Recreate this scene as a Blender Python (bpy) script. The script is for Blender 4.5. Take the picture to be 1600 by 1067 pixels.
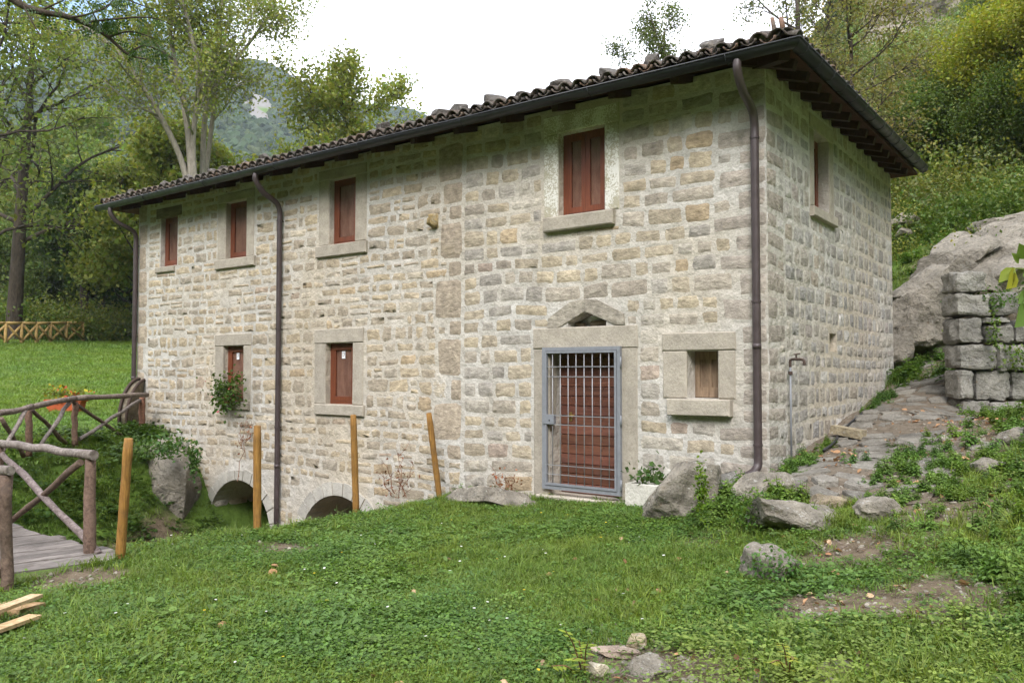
import bpy, math, random
import numpy as np
from mathutils import Vector, Matrix

for o in list(bpy.data.objects):
    bpy.data.objects.remove(o)
SC = bpy.context.scene
COL = SC.collection
rnd = random.Random(7)
RNG = np.random.default_rng(11)

# ------------------------------------------------------------------ camera
FPX = 1268.0                                   # focal length in pixels of the 1600 px wide photograph
CAM = np.array([3.11, -9.0, 1.57])
YAW = math.radians(36.6); PIT = math.atan(46.5/FPX)
FW = np.array([-math.sin(YAW)*math.cos(PIT), math.cos(YAW)*math.cos(PIT), math.sin(PIT)])
RT = np.array([math.cos(YAW), math.sin(YAW), 0.0])
UP = np.cross(RT, FW)
cd = bpy.data.cameras.new('camera'); cam = bpy.data.objects.new('camera', cd); COL.objects.link(cam)
cam.location = CAM
cam.rotation_euler = (math.pi/2+PIT, 0, YAW)
cd.sensor_width = 36.0; cd.lens = 36.0*FPX/1600
cd.clip_start = 0.05; cd.clip_end = 6000
SC.camera = cam

# ------------------------------------------------------------------ sky, sun, exposure
SUN_EL, SUN_AZ = math.radians(42), math.radians(-60)   # azimuth of the sun measured from +X, towards -Y
world = bpy.data.worlds.new('World'); SC.world = world; world.use_nodes = True
nt = world.node_tree; nt.nodes.clear()
w_out = nt.nodes.new('ShaderNodeOutputWorld'); w_bg = nt.nodes.new('ShaderNodeBackground')
w_sky = nt.nodes.new('ShaderNodeTexSky'); w_sky.sky_type = 'NISHITA'; w_sky.sun_disc = False
w_sky.sun_elevation = SUN_EL; w_sky.sun_rotation = math.pi/2 - SUN_AZ
w_sky.air_density = 1.0; w_sky.dust_density = 0.6
w_tc = nt.nodes.new('ShaderNodeTexCoord'); w_n = nt.nodes.new('ShaderNodeTexNoise')
w_map = nt.nodes.new('ShaderNodeMapping'); w_map.inputs['Scale'].default_value = (1.0, 1.0, 2.0)
w_map.inputs['Location'].default_value = (4.4, 2.0, 2.0)
w_n.inputs['Scale'].default_value = 1.6; w_n.inputs['Detail'].default_value = 6; w_n.inputs['Roughness'].default_value = 0.55
w_r = nt.nodes.new('ShaderNodeValToRGB')
w_r.color_ramp.elements[0].position = 0.36; w_r.color_ramp.elements[0].color = (0, 0, 0, 1)
w_r.color_ramp.elements[1].position = 0.47; w_r.color_ramp.elements[1].color = (1, 1, 1, 1)
w_mix = nt.nodes.new('ShaderNodeMix'); w_mix.data_type = 'RGBA'
w_mix.inputs['B'].default_value = (7.2, 7.35, 7.95, 1)       # bright cloud, in the sky texture's own units
w_bg.inputs['Strength'].default_value = 0.10
L = nt.links.new
L(w_tc.outputs['Generated'], w_map.inputs['Vector']); L(w_map.outputs['Vector'], w_n.inputs['Vector'])
L(w_n.outputs['Fac'], w_r.inputs['Fac']); L(w_r.outputs['Color'], w_mix.inputs['Factor'])
L(w_sky.outputs['Color'], w_mix.inputs['A']); L(w_mix.outputs['Result'], w_bg.inputs['Color'])
L(w_bg.outputs['Background'], w_out.inputs['Surface'])

sd = bpy.data.lights.new('sun', 'SUN'); sd.energy = 1.15; sd.angle = math.radians(24); sd.color = (1.0, 0.95, 0.90)
sun = bpy.data.objects.new('sun', sd); COL.objects.link(sun)
sdir = Vector((math.cos(SUN_EL)*math.cos(SUN_AZ), math.cos(SUN_EL)*math.sin(SUN_AZ), math.sin(SUN_EL)))
sun.rotation_euler = sdir.to_track_quat('Z', 'Y').to_euler()
sun.location = (4, -12, 14)
vs = SC.view_settings
vs.view_transform = 'Standard'; vs.look = 'None'; vs.gamma = 1.0; vs.exposure = 1.93; vs.use_curve_mapping = False
cy = SC.cycles
cy.max_bounces = 7; cy.diffuse_bounces = 3; cy.glossy_bounces = 2; cy.transmission_bounces = 5; cy.transparent_max_bounces = 6
cy.volume_bounces = 0
cy.use_denoising = True; cy.use_adaptive_sampling = True; cy.adaptive_threshold = 0.015
cy.caustics_reflective = False; cy.caustics_refractive = False

# ------------------------------------------------------------------ unprojection helpers (photo pixel -> real place)
def ray(x, y): return FW+(x-800)/FPX*RT+(533.5-y)/FPX*UP
def at(x, y, d): return CAM+d*ray(x, y)
def front(x, y, Y=0.0): r = ray(x, y); return CAM+(Y-CAM[1])/r[1]*r
def side(x, y, X=0.0): r = ray(x, y); return CAM+(X-CAM[0])/r[0]*r
def gnd(x, y, z): r = ray(x, y); return CAM+(z-CAM[2])/r[2]*r
def proj(P):
    d = np.asarray(P)-CAM; w = d@FW
    return 800+FPX*(d@RT)/w, 533.5-FPX*(d@UP)/w, w

# ------------------------------------------------------------------ object helpers
def tag(o, label=None, cat=None, group=None, kind=None):
    if label: o['label'] = label
    if cat: o['category'] = cat
    if group: o['group'] = group
    if kind: o['kind'] = kind
    return o
def empty(name, loc=(0, 0, 0), parent=None):
    o = bpy.data.objects.new(name, None); COL.objects.link(o); o.location = loc; o.empty_display_size = 0.1
    if parent: o.parent = parent
    return o
def link(name, me, parent=None):
    o = bpy.data.objects.new(name, me); COL.objects.link(o)
    if parent is not None:
        o.parent = parent
        o.matrix_parent_inverse = world_mat(parent).inverted()
    return o
def world_mat(o):
    m = o.matrix_basis.copy()
    if o.parent is not None:
        m = world_mat(o.parent) @ o.matrix_parent_inverse @ m
    return m

def np_mesh(name, V, F, mat=None, tint=None, attrs=None, smooth=False):
    """V (n,3); F list of arrays (m,k), k may differ per array"""
    me = bpy.data.meshes.new(name)
    V = np.asarray(V, dtype=np.float32)
    if not isinstance(F, (list, tuple)): F = [F]
    F = [np.asarray(f, dtype=np.int32) for f in F if len(f)]
    nl = sum(f.size for f in F); npo = sum(len(f) for f in F)
    me.vertices.add(len(V)); me.vertices.foreach_set('co', V.ravel())
    me.loops.add(nl); me.polygons.add(npo)
    me.loops.foreach_set('vertex_index', np.concatenate([f.ravel() for f in F]))
    tot = np.concatenate([np.full(len(f), f.shape[1], dtype=np.int32) for f in F])
    st = np.concatenate([[0], np.cumsum(tot)[:-1]]).astype(np.int32)
    me.polygons.foreach_set('loop_start', st); me.polygons.foreach_set('loop_total', tot)
    me.polygons.foreach_set('use_smooth', np.full(npo, bool(smooth)))
    if tint is not None:
        a = me.attributes.new('tint', 'FLOAT_COLOR', 'POINT')
        c = np.ones((len(V), 4), dtype=np.float32); c[:, :3] = np.asarray(tint)[..., :3]
        a.data.foreach_set('color', c.ravel())
    if attrs:
        for k, v in attrs.items():
            a = me.attributes.new(k, 'FLOAT', 'POINT'); a.data.foreach_set('value', np.asarray(v, dtype=np.float32))
    me.update(calc_edges=True); me.validate()
    if mat: me.materials.append(mat)
    return me

class MB:
    """collects geometry for ONE mesh"""
    def __init__(s): s.v = []; s.f = {}; s.t = []; s.r = []; s.n = 0
    def add(s, V, F, tint=(1, 1, 1), rim=1.0):
        V = np.asarray(V, float); n = len(V)
        s.v.append(V)
        for f in ([F] if isinstance(F, np.ndarray) else F):
            if len(f) == 0: continue
            f = np.asarray(f, int)
            if f.ndim == 1: f = f[None]
            s.f.setdefault(f.shape[1], []).append(f+s.n)
        s.t.append(np.broadcast_to(np.asarray(tint, float)[..., :3], (n, 3)))
        s.r.append(np.broadcast_to(np.asarray(rim, float), (n,)))
        s.n += n; return s
    def poly(s, faces, V, tint=(1, 1, 1)):
        for f in faces: pass
        by = {}
        for f in faces: by.setdefault(len(f), []).append(f)
        return s.add(V, [np.array(x) for x in by.values()], tint)
    def box(s, lo, hi, tint=(1, 1, 1), jit=0.0, M=None):
        x0, y0, z0 = lo; x1, y1, z1 = hi
        V = np.array([[x0, y0, z0], [x1, y0, z0], [x1, y1, z0], [x0, y1, z0], [x0, y0, z1], [x1, y0, z1], [x1, y1, z1], [x0, y1, z1]], float)
        if jit: V = V+RNG.uniform(-jit, jit, V.shape)
        if M is not None: V = xf(V, M)
        return s.add(V, BOXF, tint)
    def tube(s, P, R, n=8, tint=(1, 1, 1), cap=True):
        V, F, Fc = tube(P, R, n)
        s.add(V, [F]+([Fc] if cap else []), tint); return s
    def mesh(s, name, mat, smooth=False):
        V = np.concatenate(s.v)
        return np_mesh(name, V, [np.concatenate(x) for x in s.f.values()], mat, np.concatenate(s.t), {'rim': np.concatenate(s.r)}, smooth)
    def build(s, name, mat, parent=None, smooth=False):
        return link(name, s.mesh(name, mat, smooth), parent)
BOXF = np.array([[0, 3, 2, 1], [4, 5, 6, 7], [0, 1, 5, 4], [1, 2, 6, 5], [2, 3, 7, 6], [3, 0, 4, 7]])
def xf(V, M):
    M = np.array(M); return np.asarray(V)@M[:3, :3].T+M[:3, 3]
def nrm(v):
    v = np.asarray(v, float); return v/(np.linalg.norm(v, axis=-1, keepdims=True)+1e-12)
def tube(P, R, n=8):
    P = np.asarray(P, float); m = len(P)
    R = np.broadcast_to(np.asarray(R, float), (m,))
    T = np.empty_like(P); T[1:-1] = P[2:]-P[:-2]; T[0] = P[1]-P[0]; T[-1] = P[-1]-P[-2]; T = nrm(T)
    a = np.array([0, 0, 1.0]) if abs(T[0][2]) < 0.9 else np.array([1.0, 0, 0])
    A = np.empty_like(P)
    u = nrm(np.cross(T[0], a))
    for i in range(m):
        u = nrm(u-T[i]*(u@T[i])); A[i] = u
    B = np.cross(T, A)
    th = np.arange(n)*2*math.pi/n
    V = P[:, None]+R[:, None, None]*(A[:, None]*np.cos(th)[None, :, None]+B[:, None]*np.sin(th)[None, :, None])
    V = V.reshape(-1, 3)
    i = np.arange(m-1)[:, None]*n; j = np.arange(n)[None]; k = (j+1) % n
    F = np.stack([i+j, i+k, i+n+k, i+n+j], -1).reshape(-1, 4)
    Fc = np.array([list(range(n))[::-1], [(m-1)*n+q for q in range(n)]])
    return V, F, Fc

# ------------------------------------------------------------------ noise (value noise for geometry)
def vnoise(P, seed=0):
    P = np.asarray(P, float); i = np.floor(P).astype(np.int64); f = P-i; f = f*f*(3-2*f)
    def h(a):
        n = (a[..., 0]*73856093) ^ (a[..., 1]*19349663) ^ (a[..., 2]*83492791) ^ (seed*2654435761)
        n = (n ^ (n >> 13))*1274126177; n = n & 0x7fffffff
        return ((n ^ (n >> 16)) & 0xffff)/65535.0
    r = 0
    for dx in (0, 1):
        for dy in (0, 1):
            for dz in (0, 1):
                w = (f[..., 0] if dx else 1-f[..., 0])*(f[..., 1] if dy else 1-f[..., 1])*(f[..., 2] if dz else 1-f[..., 2])
                r = r+w*h(i+np.array([dx, dy, dz]))
    return r*2-1
def fbm(P, o=4, seed=0, g=0.5):
    P = np.asarray(P, float); a = 1.0; s = 0
    for k in range(o):
        s = s+a*vnoise(P*2**k+17.3*k, seed+k); a *= g
    return s
def sstep(a, b, x):
    t = np.clip((x-a)/(b-a), 0, 1); return t*t*(3-2*t)

# ------------------------------------------------------------------ materials
class NM:
    def __init__(s, name):
        s.m = bpy.data.materials.new(name); s.m.use_nodes = True; s.t = s.m.node_tree; s.t.nodes.clear()
        s.out = s.n('OutputMaterial'); s.b = s.n('BsdfPrincipled'); s.l(s.b.outputs[0], s.out.inputs['Surface'])
        s.geo = s.n('NewGeometry')
    def n(s, t, **k):
        x = s.t.nodes.new('ShaderNode'+t)
        for a, b in k.items(): setattr(x, a, b)
        return x
    def l(s, a, b): s.t.links.new(a, b)
    def set(s, sock, v):
        if hasattr(v, 'is_linked') or hasattr(v, 'links'): s.l(v, sock)
        else:
            if isinstance(v, (tuple, list)) and len(v) == 3 and sock.type == 'RGBA': v = (*v, 1)
            sock.default_value = v
    def pos(s, scale=(1, 1, 1), loc=(0, 0, 0), src='Position'):
        mp = s.n('Mapping'); mp.inputs['Scale'].default_value = scale; mp.inputs['Location'].default_value = loc
        if src == 'Position': s.l(s.geo.outputs['Position'], mp.inputs['Vector'])
        else:
            tc = s.n('TexCoord'); s.l(tc.outputs[src], mp.inputs['Vector'])
        return mp.outputs['Vector']
    def noise(s, scale, detail=4, rough=0.55, vec=None, dist=0.0):
        x = s.n('TexNoise'); x.inputs['Scale'].default_value = scale; x.inputs['Detail'].default_value = detail
        x.inputs['Roughness'].default_value = rough; x.inputs['Distortion'].default_value = dist
        s.l(vec if vec is not None else s.geo.outputs['Position'], x.inputs['Vector']); return x.outputs['Fac']
    def voro(s, scale, feature='F1', vec=None, out='Distance'):
        x = s.n('TexVoronoi'); x.feature = feature; x.inputs['Scale'].default_value = scale
        s.l(vec if vec is not None else s.geo.outputs['Position'], x.inputs['Vector']); return x.outputs[out]
    def ramp(s, fac, stops):
        x = s.n('ValToRGB'); e = x.color_ramp.elements
        while len(e) < len(stops): e.new(0.5)
        for i, (p, c) in enumerate(stops):
            e[i].position = p; e[i].color = (*c, 1) if isinstance(c, (tuple, list)) else (c, c, c, 1)
        s.set(x.inputs['Fac'], fac); return x.outputs['Color']
    def mix(s, fac, a, b, mode='MIX'):
        x = s.n('Mix'); x.data_type = 'RGBA'; x.blend_type = mode
        s.set(x.inputs['Factor'], fac); s.set(x.inputs['A'], a); s.set(x.inputs['B'], b); return x.outputs['Result']
    def math(s, op, a, b=0.0, c=0.0, clamp=False):
        x = s.n('Math'); x.operation = op; x.use_clamp = clamp
        s.set(x.inputs[0], a); s.set(x.inputs[1], b); s.set(x.inputs[2], c); return x.outputs[0]
    def attr(s, name, out='Color'):
        x = s.n('Attribute'); x.attribute_name = name; return x.outputs[out]
    def rand(s): return s.n('ObjectInfo').outputs['Random']
    def bump(s, h, strength=0.5, dist=0.02):
        x = s.n('Bump'); x.inputs['Strength'].default_value = strength; x.inputs['Distance'].default_value = dist
        s.l(h, x.inputs['Height'])
        if s.b.inputs['Normal'].is_linked:
            s.l(s.b.inputs['Normal'].links[0].from_socket, x.inputs['Normal'])
        s.l(x.outputs[0], s.b.inputs['Normal'])
    def fin(s, col, rough=0.85, spec=0.3, metal=0.0):
        s.set(s.b.inputs['Base Color'], col); s.set(s.b.inputs['Roughness'], rough)
        s.b.inputs['Specular IOR Level'].default_value = spec; s.b.inputs['Metallic'].default_value = metal
        return s.m

def m_mortar():
    k = NM('lime_mortar')
    big = k.noise(0.35, 4); mid = k.noise(3.0, 5, 0.6); fine = k.noise(38, 4, 0.7)
    c = k.mix(k.ramp(mid, [(0.3, 0.0), (0.7, 1.0)]), (0.41, 0.387, 0.348), (0.61, 0.588, 0.545))
    c = k.mix(k.ramp(big, [(0.42, 0.0), (0.62, 0.75)]), c, (0.50, 0.43, 0.325))
    c = k.mix(k.ramp(fine, [(0.25, 0.55), (0.55, 0.0)]), c, (0.22, 0.20, 0.16))
    c = k.mix(1.0, c, k.ramp(k.noise(1.6, 5, 0.65, k.pos((1.3, 1.3, 0.22))), [(0.38, 0.92), (0.6, 1.04)]), 'MULTIPLY')
    k.bump(k.noise(6.5, 3), 0.9, 0.05); k.bump(fine, 0.7, 0.012)
    return k.fin(c, 0.95, 0.12)
def m_stone(name='sandstone', mort=True, bump=0.8, lich=0.0):
    k = NM(name)
    t = k.attr('tint'); mid = k.noise(9, 5, 0.62); fine = k.noise(70, 4, 0.72)
    st = k.noise(14, 4, 0.6, k.pos((0.6, 0.6, 1.3)))
    c = k.mix(1.0, t, k.ramp(mid, [(0.25, 0.62), (0.75, 1.34)]), 'MULTIPLY')
    c = k.mix(1.0, c, k.ramp(st, [(0.3, 0.82), (0.7, 1.16)]), 'MULTIPLY')
    c = k.mix(k.ramp(k.noise(2.2, 5, 0.7), [(0.58, 0.0), (0.75, 0.4)]), c, (0.33, 0.26, 0.15))
    c = k.mix(k.ramp(fine, [(0.22, 0.5), (0.5, 0.0)]), c, (0.13, 0.115, 0.085))
    if lich: c = k.mix(k.ramp(k.noise(11, 6, 0.75), [(0.56, 0.0), (0.66, lich)]), c, (0.62, 0.61, 0.56))
    if mort:
        rim = k.attr('rim', 'Fac')
        e = k.math('ADD', rim, k.math('MULTIPLY', k.math('SUBTRACT', k.noise(13, 5, 0.7), 0.5), 1.5))
        c = k.mix(k.ramp(e, [(0.05, 0.95), (0.34, 0.0)]), c, (0.54, 0.518, 0.485))
    c = k.mix(1.0, c, k.ramp(k.noise(1.6, 5, 0.65, k.pos((1.3, 1.3, 0.22))), [(0.38, 0.92), (0.6, 1.04)]), 'MULTIPLY')
    k.bump(st, bump*0.7, 0.03); k.bump(mid, bump, 0.035); k.bump(fine, bump*0.6, 0.01)
    return k.fin(c, 0.92, 0.2)
def m_dressed():
    k = NM('dressed_sandstone')
    t = k.attr('tint'); mid = k.noise(5, 5, 0.6); fine = k.noise(95, 3, 0.7)
    c = k.mix(1.0, t, k.ramp(mid, [(0.25, 0.78), (0.75, 1.2)]), 'MULTIPLY')
    c = k.mix(k.ramp(k.noise(30, 4, 0.7), [(0.3, 0.35), (0.5, 0.0)]), c, (0.17, 0.145, 0.1))
    k.bump(k.noise(42, 3, 0.6, k.pos((1, 1, 0.6))), 0.8, 0.014); k.bump(fine, 0.5, 0.006)
    return k.fin(c, 0.93, 0.2)
def m_limewashed():
    k = NM('limewashed_sandstone')
    t = k.attr('tint'); f = k.noise(46, 5, 0.75); g = k.noise(3.5, 4)
    f2 = k.math('ADD', f, k.math('MULTIPLY', k.math('SUBTRACT', g, 0.5), 0.8))
    c = k.mix(k.ramp(f2, [(0.46, 0.0), (0.54, 1.0)]), t, (0.70, 0.69, 0.64))
    k.bump(f, 0.8, 0.012)
    return k.fin(c, 0.93, 0.2)
def m_wood(name, a, b, scale=(30, 30, 2.5), rough=0.6, spec=0.35, bump=0.3, src='Object', grime=0.0, grime_col=(0.05, 0.045, 0.04)):
    k = NM(name)
    v = k.pos(scale, src=src); g = k.noise(1.0, 5, 0.65, v, 0.6); h = k.noise(2.0, 3, 0.6)
    c = k.mix(k.ramp(g, [(0.3, 0.0), (0.7, 1.0)]), a, b)
    c = k.mix(1.0, c, k.attr('tint'), 'MULTIPLY')
    c = k.mix(1.0, c, k.ramp(h, [(0.3, 0.8), (0.7, 1.15)]), 'MULTIPLY')
    if grime: c = k.mix(k.ramp(k.noise(7, 5, 0.7), [(0.5, 0.0), (0.68, grime)]), c, grime_col)
    k.bump(g, bump, 0.01)
    return k.fin(c, rough, spec)
def m_plain(name, col, rough=0.5, spec=0.4, metal=0.0, var=0.25, scale=12, bump=0.0):
    k = NM(name); n = k.noise(scale, 5, 0.65)
    c = k.mix(1.0, k.mix(1.0, col, k.attr('tint'), 'MULTIPLY'), k.ramp(n, [(0.25, 1-var), (0.75, 1+var)]), 'MULTIPLY')
    if bump: k.bump(n, bump, 0.01)
    return k.fin(c, k.ramp(n, [(0.3, max(0, rough-0.1)), (0.7, min(1, rough+0.12))]), spec, metal)
def m_tile():
    k = NM('old_roof_tile')
    t = k.attr('tint'); mid = k.noise(16, 5, 0.7); fine = k.noise(80, 4, 0.7)
    c = k.mix(1.0, t, k.ramp(mid, [(0.25, 0.6), (0.75, 1.4)]), 'MULTIPLY')
    c = k.mix(k.ramp(k.noise(9, 6, 0.75), [(0.50, 0.0), (0.62, 0.8)]), c, (0.19, 0.175, 0.155))
    c = k.mix(k.ramp(k.noise(23, 5, 0.75), [(0.54, 0.0), (0.64, 0.8)]), c, (0.045, 0.04, 0.035))
    k.bump(mid, 0.7, 0.02); k.bump(fine, 0.6, 0.008)
    return k.fin(c, 0.95, 0.15)
def m_glass():
    k = NM('window_glass'); k.fin((1, 1, 1), 0.03, 0.5)
    k.b.inputs['Transmission Weight'].default_value = 0.0
    tr = k.n('BsdfTransparent'); mx = k.n('MixShader'); fr = k.n('LayerWeight'); fr.inputs['Blend'].default_value = 0.5
    gl = k.n('BsdfGlossy'); gl.inputs['Roughness'].default_value = 0.04
    tr.inputs['Color'].default_value = (0.86, 0.86, 0.86, 1)
    k.l(k.math('ADD', k.math('MULTIPLY', k.math('POWER', fr.outputs['Facing'], 5.0), 0.6), 0.03, clamp=True), mx.inputs[0]); k.l(tr.outputs[0], mx.inputs[1]); k.l(gl.outputs[0], mx.inputs[2])
    k.l(mx.outputs[0], k.out.inputs['Surface']); return k.m
def m_leaf(name, transl=0.35, rough=0.55, var=0.5, hue=0.0, hue_col=(0.3, 0.22, 0.03), drift=False):
    k = NM(name)
    r = k.rand(); c = k.mix(1.0, k.attr('tint'), k.ramp(r, [(0.0, 1-var*0.5), (1.0, 1+var*0.5)]), 'MULTIPLY')
    if hue: c = k.mix(k.math('MULTIPLY', k.math('FRACT', k.math('MULTIPLY', r, 7.31)), hue), c, hue_col)
    if drift: c = k.mix(k.ramp(k.noise(0.55, 4, 0.6), [(0.35, 0.0), (0.68, 0.6)]), c, k.mix(1.0, c, (1.55, 1.2, 0.75), 'MULTIPLY'))
    k.fin(c, rough, 0.3)
    tl = k.n('BsdfTranslucent'); k.l(k.mix(1.0, c, (1.25, 1.3, 0.7), 'MULTIPLY'), tl.inputs['Color'])
    mx = k.n('MixShader'); mx.inputs[0].default_value = transl
    k.l(k.b.outputs[0], mx.inputs[1]); k.l(tl.outputs[0], mx.inputs[2]); k.l(mx.outputs[0], k.out.inputs['Surface'])
    return k.m
def m_bark(name, a, b, sc=6):
    k = NM(name); v = k.pos((sc, sc, sc*0.3)); n = k.noise(1.5, 6, 0.7, v)
    c = k.mix(k.ramp(n, [(0.3, 0.0), (0.7, 1.0)]), a, b); k.bump(n, 0.8, 0.04); return k.fin(c, 0.95, 0.15)
def m_rock(name, a, b, sc=1.0, lich=0.5, crack=0.6):
    k = NM(name)
    n1 = k.noise(2.2*sc, 8, 0.62); n2 = k.noise(18*sc, 6, 0.7); v = k.voro(1.5*sc, 'DISTANCE_TO_EDGE', k.pos((1, 1, 1.8)))
    c = k.mix(k.ramp(n1, [(0.32, 0.0), (0.68, 1.0)]), a, b)
    c = k.mix(1.0, c, k.attr('tint'), 'MULTIPLY')
    c = k.mix(k.ramp(n2, [(0.25, 0.7), (0.5, 0.0)]), c, (a[0]*0.35, a[1]*0.34, a[2]*0.32))
    c = k.mix(k.ramp(k.noise(7*sc, 6, 0.75), [(0.58, 0.0), (0.66, lich)]), c, (0.55, 0.55, 0.52))
    c = k.mix(k.ramp(k.noise(4*sc, 6, 0.75), [(0.6, 0.0), (0.72, 0.55)]), c, (0.20, 0.125, 0.05))
    k.bump(k.ramp(v, [(0.0, 0.0), (0.03, 1.0)]), crack*0.25, 0.05/sc); k.bump(n1, 0.9, 0.2/sc); k.bump(n2, 1.0, 0.05/sc)
    return k.fin(c, 0.95, 0.2)
def m_ground():
    k = NM('ground')
    cov = k.attr('cover', 'Fac'); rk = k.attr('rock', 'Fac')
    n1 = k.noise(0.9, 6, 0.65); n2 = k.noise(9, 6, 0.7); n3 = k.noise(55, 4, 0.7)
    soil = k.mix(k.ramp(n2, [(0.3, 0.0), (0.7, 1.0)]), (0.075, 0.055, 0.035), (0.19, 0.15, 0.105))
    soil = k.mix(k.ramp(n3, [(0.58, 0.0), (0.66, 0.7)]), soil, (0.30, 0.25, 0.18))
    grass = k.mix(k.ramp(n2, [(0.3, 0.0), (0.7, 1.0)]), (0.06, 0.105, 0.018), (0.125, 0.20, 0.04))
    f = k.math('ADD', cov, k.math('MULTIPLY', k.math('SUBTRACT', n1, 0.5), 0.9))
    c = k.mix(k.ramp(f, [(0.35, 0.0), (0.6, 1.0)]), soil, grass)
    c = k.mix(k.ramp(k.math('ADD', rk, k.math('MULTIPLY', k.math('SUBTRACT', k.noise(0.035, 6, 0.7), 0.5), 0.7)), [(0.45, 0.0), (0.6, 1.0)]), c, (0.19, 0.18, 0.165))
    k.bump(n2, 0.7, 0.05); k.bump(n3, 0.6, 0.015)
    return k.fin(c, 0.97, 0.1)

M = dict(
    mortar=m_mortar(), stone=m_stone(), dressed=m_dressed(), lime=m_limewashed(),
    roofstone=m_stone('weathered_stone', False, 1.0, 0.4),
    frame=m_wood('red_brown_window_wood', (0.105, 0.030, 0.014), (0.20, 0.060, 0.027), (40, 40, 3), 0.42, 0.45, 0.15),
    panelwood=m_wood('inner_shutter_wood', (0.26, 0.135, 0.095), (0.44, 0.25, 0.175), (12, 12, 3), 0.6, 0.3, 0.2),
    doorwood=m_wood('door_plank_wood', (0.105, 0.040, 0.026), (0.21, 0.088, 0.055), (2.5, 30, 30), 0.55, 0.35, 0.35, grime=0.25),
    shutterwood=m_wood('old_shutter_wood', (0.16, 0.105, 0.065), (0.36, 0.26, 0.175), (25, 25, 2.5), 0.8, 0.2, 0.5, grime=0.3),
    oldbeam=m_wood('weathered_beam', (0.10, 0.075, 0.055), (0.26, 0.21, 0.165), (3, 22, 22), 0.9, 0.15, 0.8),
    rafter=m_wood('rafter_wood', (0.03, 0.016, 0.012), (0.065, 0.032, 0.022), (20, 20, 20), 0.7, 0.25, 0.3),  # brown wood, colour taken darker to deepen the shade under the eaves
    terracotta=m_plain('terracotta', (0.24, 0.105, 0.06), 0.85, 0.2, 0, 0.35, 14, 0.3),
    tile=m_tile(),
    gutter=m_plain('gutter_metal', (0.024, 0.025, 0.030), 0.42, 0.5, 0.0, 0.2, 7),
    pipe=m_plain('downpipe_metal', (0.055, 0.040, 0.040), 0.45, 0.5, 0.0, 0.25, 7),
    steel=m_plain('grey_painted_steel', (0.205, 0.216, 0.236), 0.45, 0.5, 0.0, 0.12, 20),
    bar=m_plain('galvanised_bar', (0.30, 0.30, 0.315), 0.45, 0.5, 0.3, 0.15, 30),
    brass=m_plain('brass', (0.5, 0.36, 0.12), 0.3, 0.5, 0.8), paper=m_plain('paper', (0.78, 0.78, 0.80), 0.7, 0.2, 0, 0.05),
    ink=m_plain('ink', (0.05, 0.05, 0.06), 0.7, 0.2, 0, 0.05),
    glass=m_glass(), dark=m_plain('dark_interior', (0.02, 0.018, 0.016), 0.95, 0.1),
    greywood=m_wood('silvered_rail_wood', (0.11, 0.09, 0.078), (0.34, 0.295, 0.265), (30, 30, 30), 0.85, 0.2, 0.8, grime=0.5, grime_col=(0.06, 0.04, 0.028)),
    brownwood=m_wood('brown_rail_wood', (0.075, 0.050, 0.038), (0.205, 0.145, 0.112), (30, 30, 30), 0.85, 0.2, 0.8, grime=0.4),
    deck=m_wood('deck_wood', (0.10, 0.088, 0.08), (0.27, 0.245, 0.225), (30, 2.5, 30), 0.85, 0.2, 0.8, grime=0.55, grime_col=(0.075, 0.06, 0.05)),
    stake=m_wood('yellow_stake_wood', (0.17, 0.085, 0.022), (0.40, 0.22, 0.062), (55, 55, 1.6), 0.8, 0.25, 0.9, grime=0.55, grime_col=(0.15, 0.085, 0.035)),
    fence=m_wood('pale_fence_wood', (0.30, 0.19, 0.065), (0.50, 0.34, 0.14), (10, 10, 10), 0.8, 0.2, 0.4),
    pallet=m_wood('pallet_wood', (0.33, 0.22, 0.11), (0.60, 0.46, 0.29), (20, 20, 20), 0.8, 0.2, 0.4, grime=0.3, grime_col=(0.16, 0.11, 0.07)),
    rock=m_rock('grey_rock', (0.155, 0.14, 0.115), (0.36, 0.325, 0.265), 2.2, 0.6),
    rockb=m_rock('beige_outcrop', (0.165, 0.152, 0.128), (0.36, 0.33, 0.28), 0.9, 0.15, 1.4),
    block=m_rock('grey_ashlar', (0.19, 0.185, 0.17), (0.36, 0.35, 0.32), 2.0, 0.4, 0.3),
    slab=m_rock('path_slab', (0.19, 0.18, 0.16), (0.37, 0.355, 0.32), 2.0, 0.25, 0.3),
    cliff=m_rock('cliff_rock', (0.25, 0.215, 0.165), (0.47, 0.42, 0.33), 0.12, 0.1, 1.0),
    ground=m_ground(),
    leaf=m_leaf('leaf', drift=True), crown=m_leaf('crown_leaf', 0.42, 0.6, 0.1), grass=m_leaf('grass_blade', 0.35, 0.5, 0.5, 0.22, (0.22, 0.22, 0.05), True),
    dryleaf=m_leaf('dry_leaf', 0.15, 0.8, 0.6), petal=m_leaf('petal', 0.3, 0.6, 0.1),
    bark=m_bark('dark_bark', (0.030, 0.024, 0.018), (0.10, 0.08, 0.06)),
    palebark=m_bark('pale_bark', (0.16, 0.14, 0.115), (0.36, 0.325, 0.27)),
    stem=m_plain('stem', (0.11, 0.13, 0.04), 0.8, 0.2), drystem=m_plain('dry_stem', (0.19, 0.095, 0.055), 0.9, 0.2),
    rubber=m_plain('black_hose', (0.02, 0.02, 0.022), 0.5, 0.4), potred=m_plain('orange_planter', (0.42, 0.095, 0.035), 0.7, 0.3, 0, 0.15),
    iron=m_plain('rusty_iron', (0.075, 0.052, 0.042), 0.75, 0.3, 0.3, 0.4),
    forest=m_leaf('forest_crown', 0.05, 0.9, 0.7), white=m_plain('white_board', (0.72, 0.74, 0.8), 0.5, 0.3, 0, 0.05),
)

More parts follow.
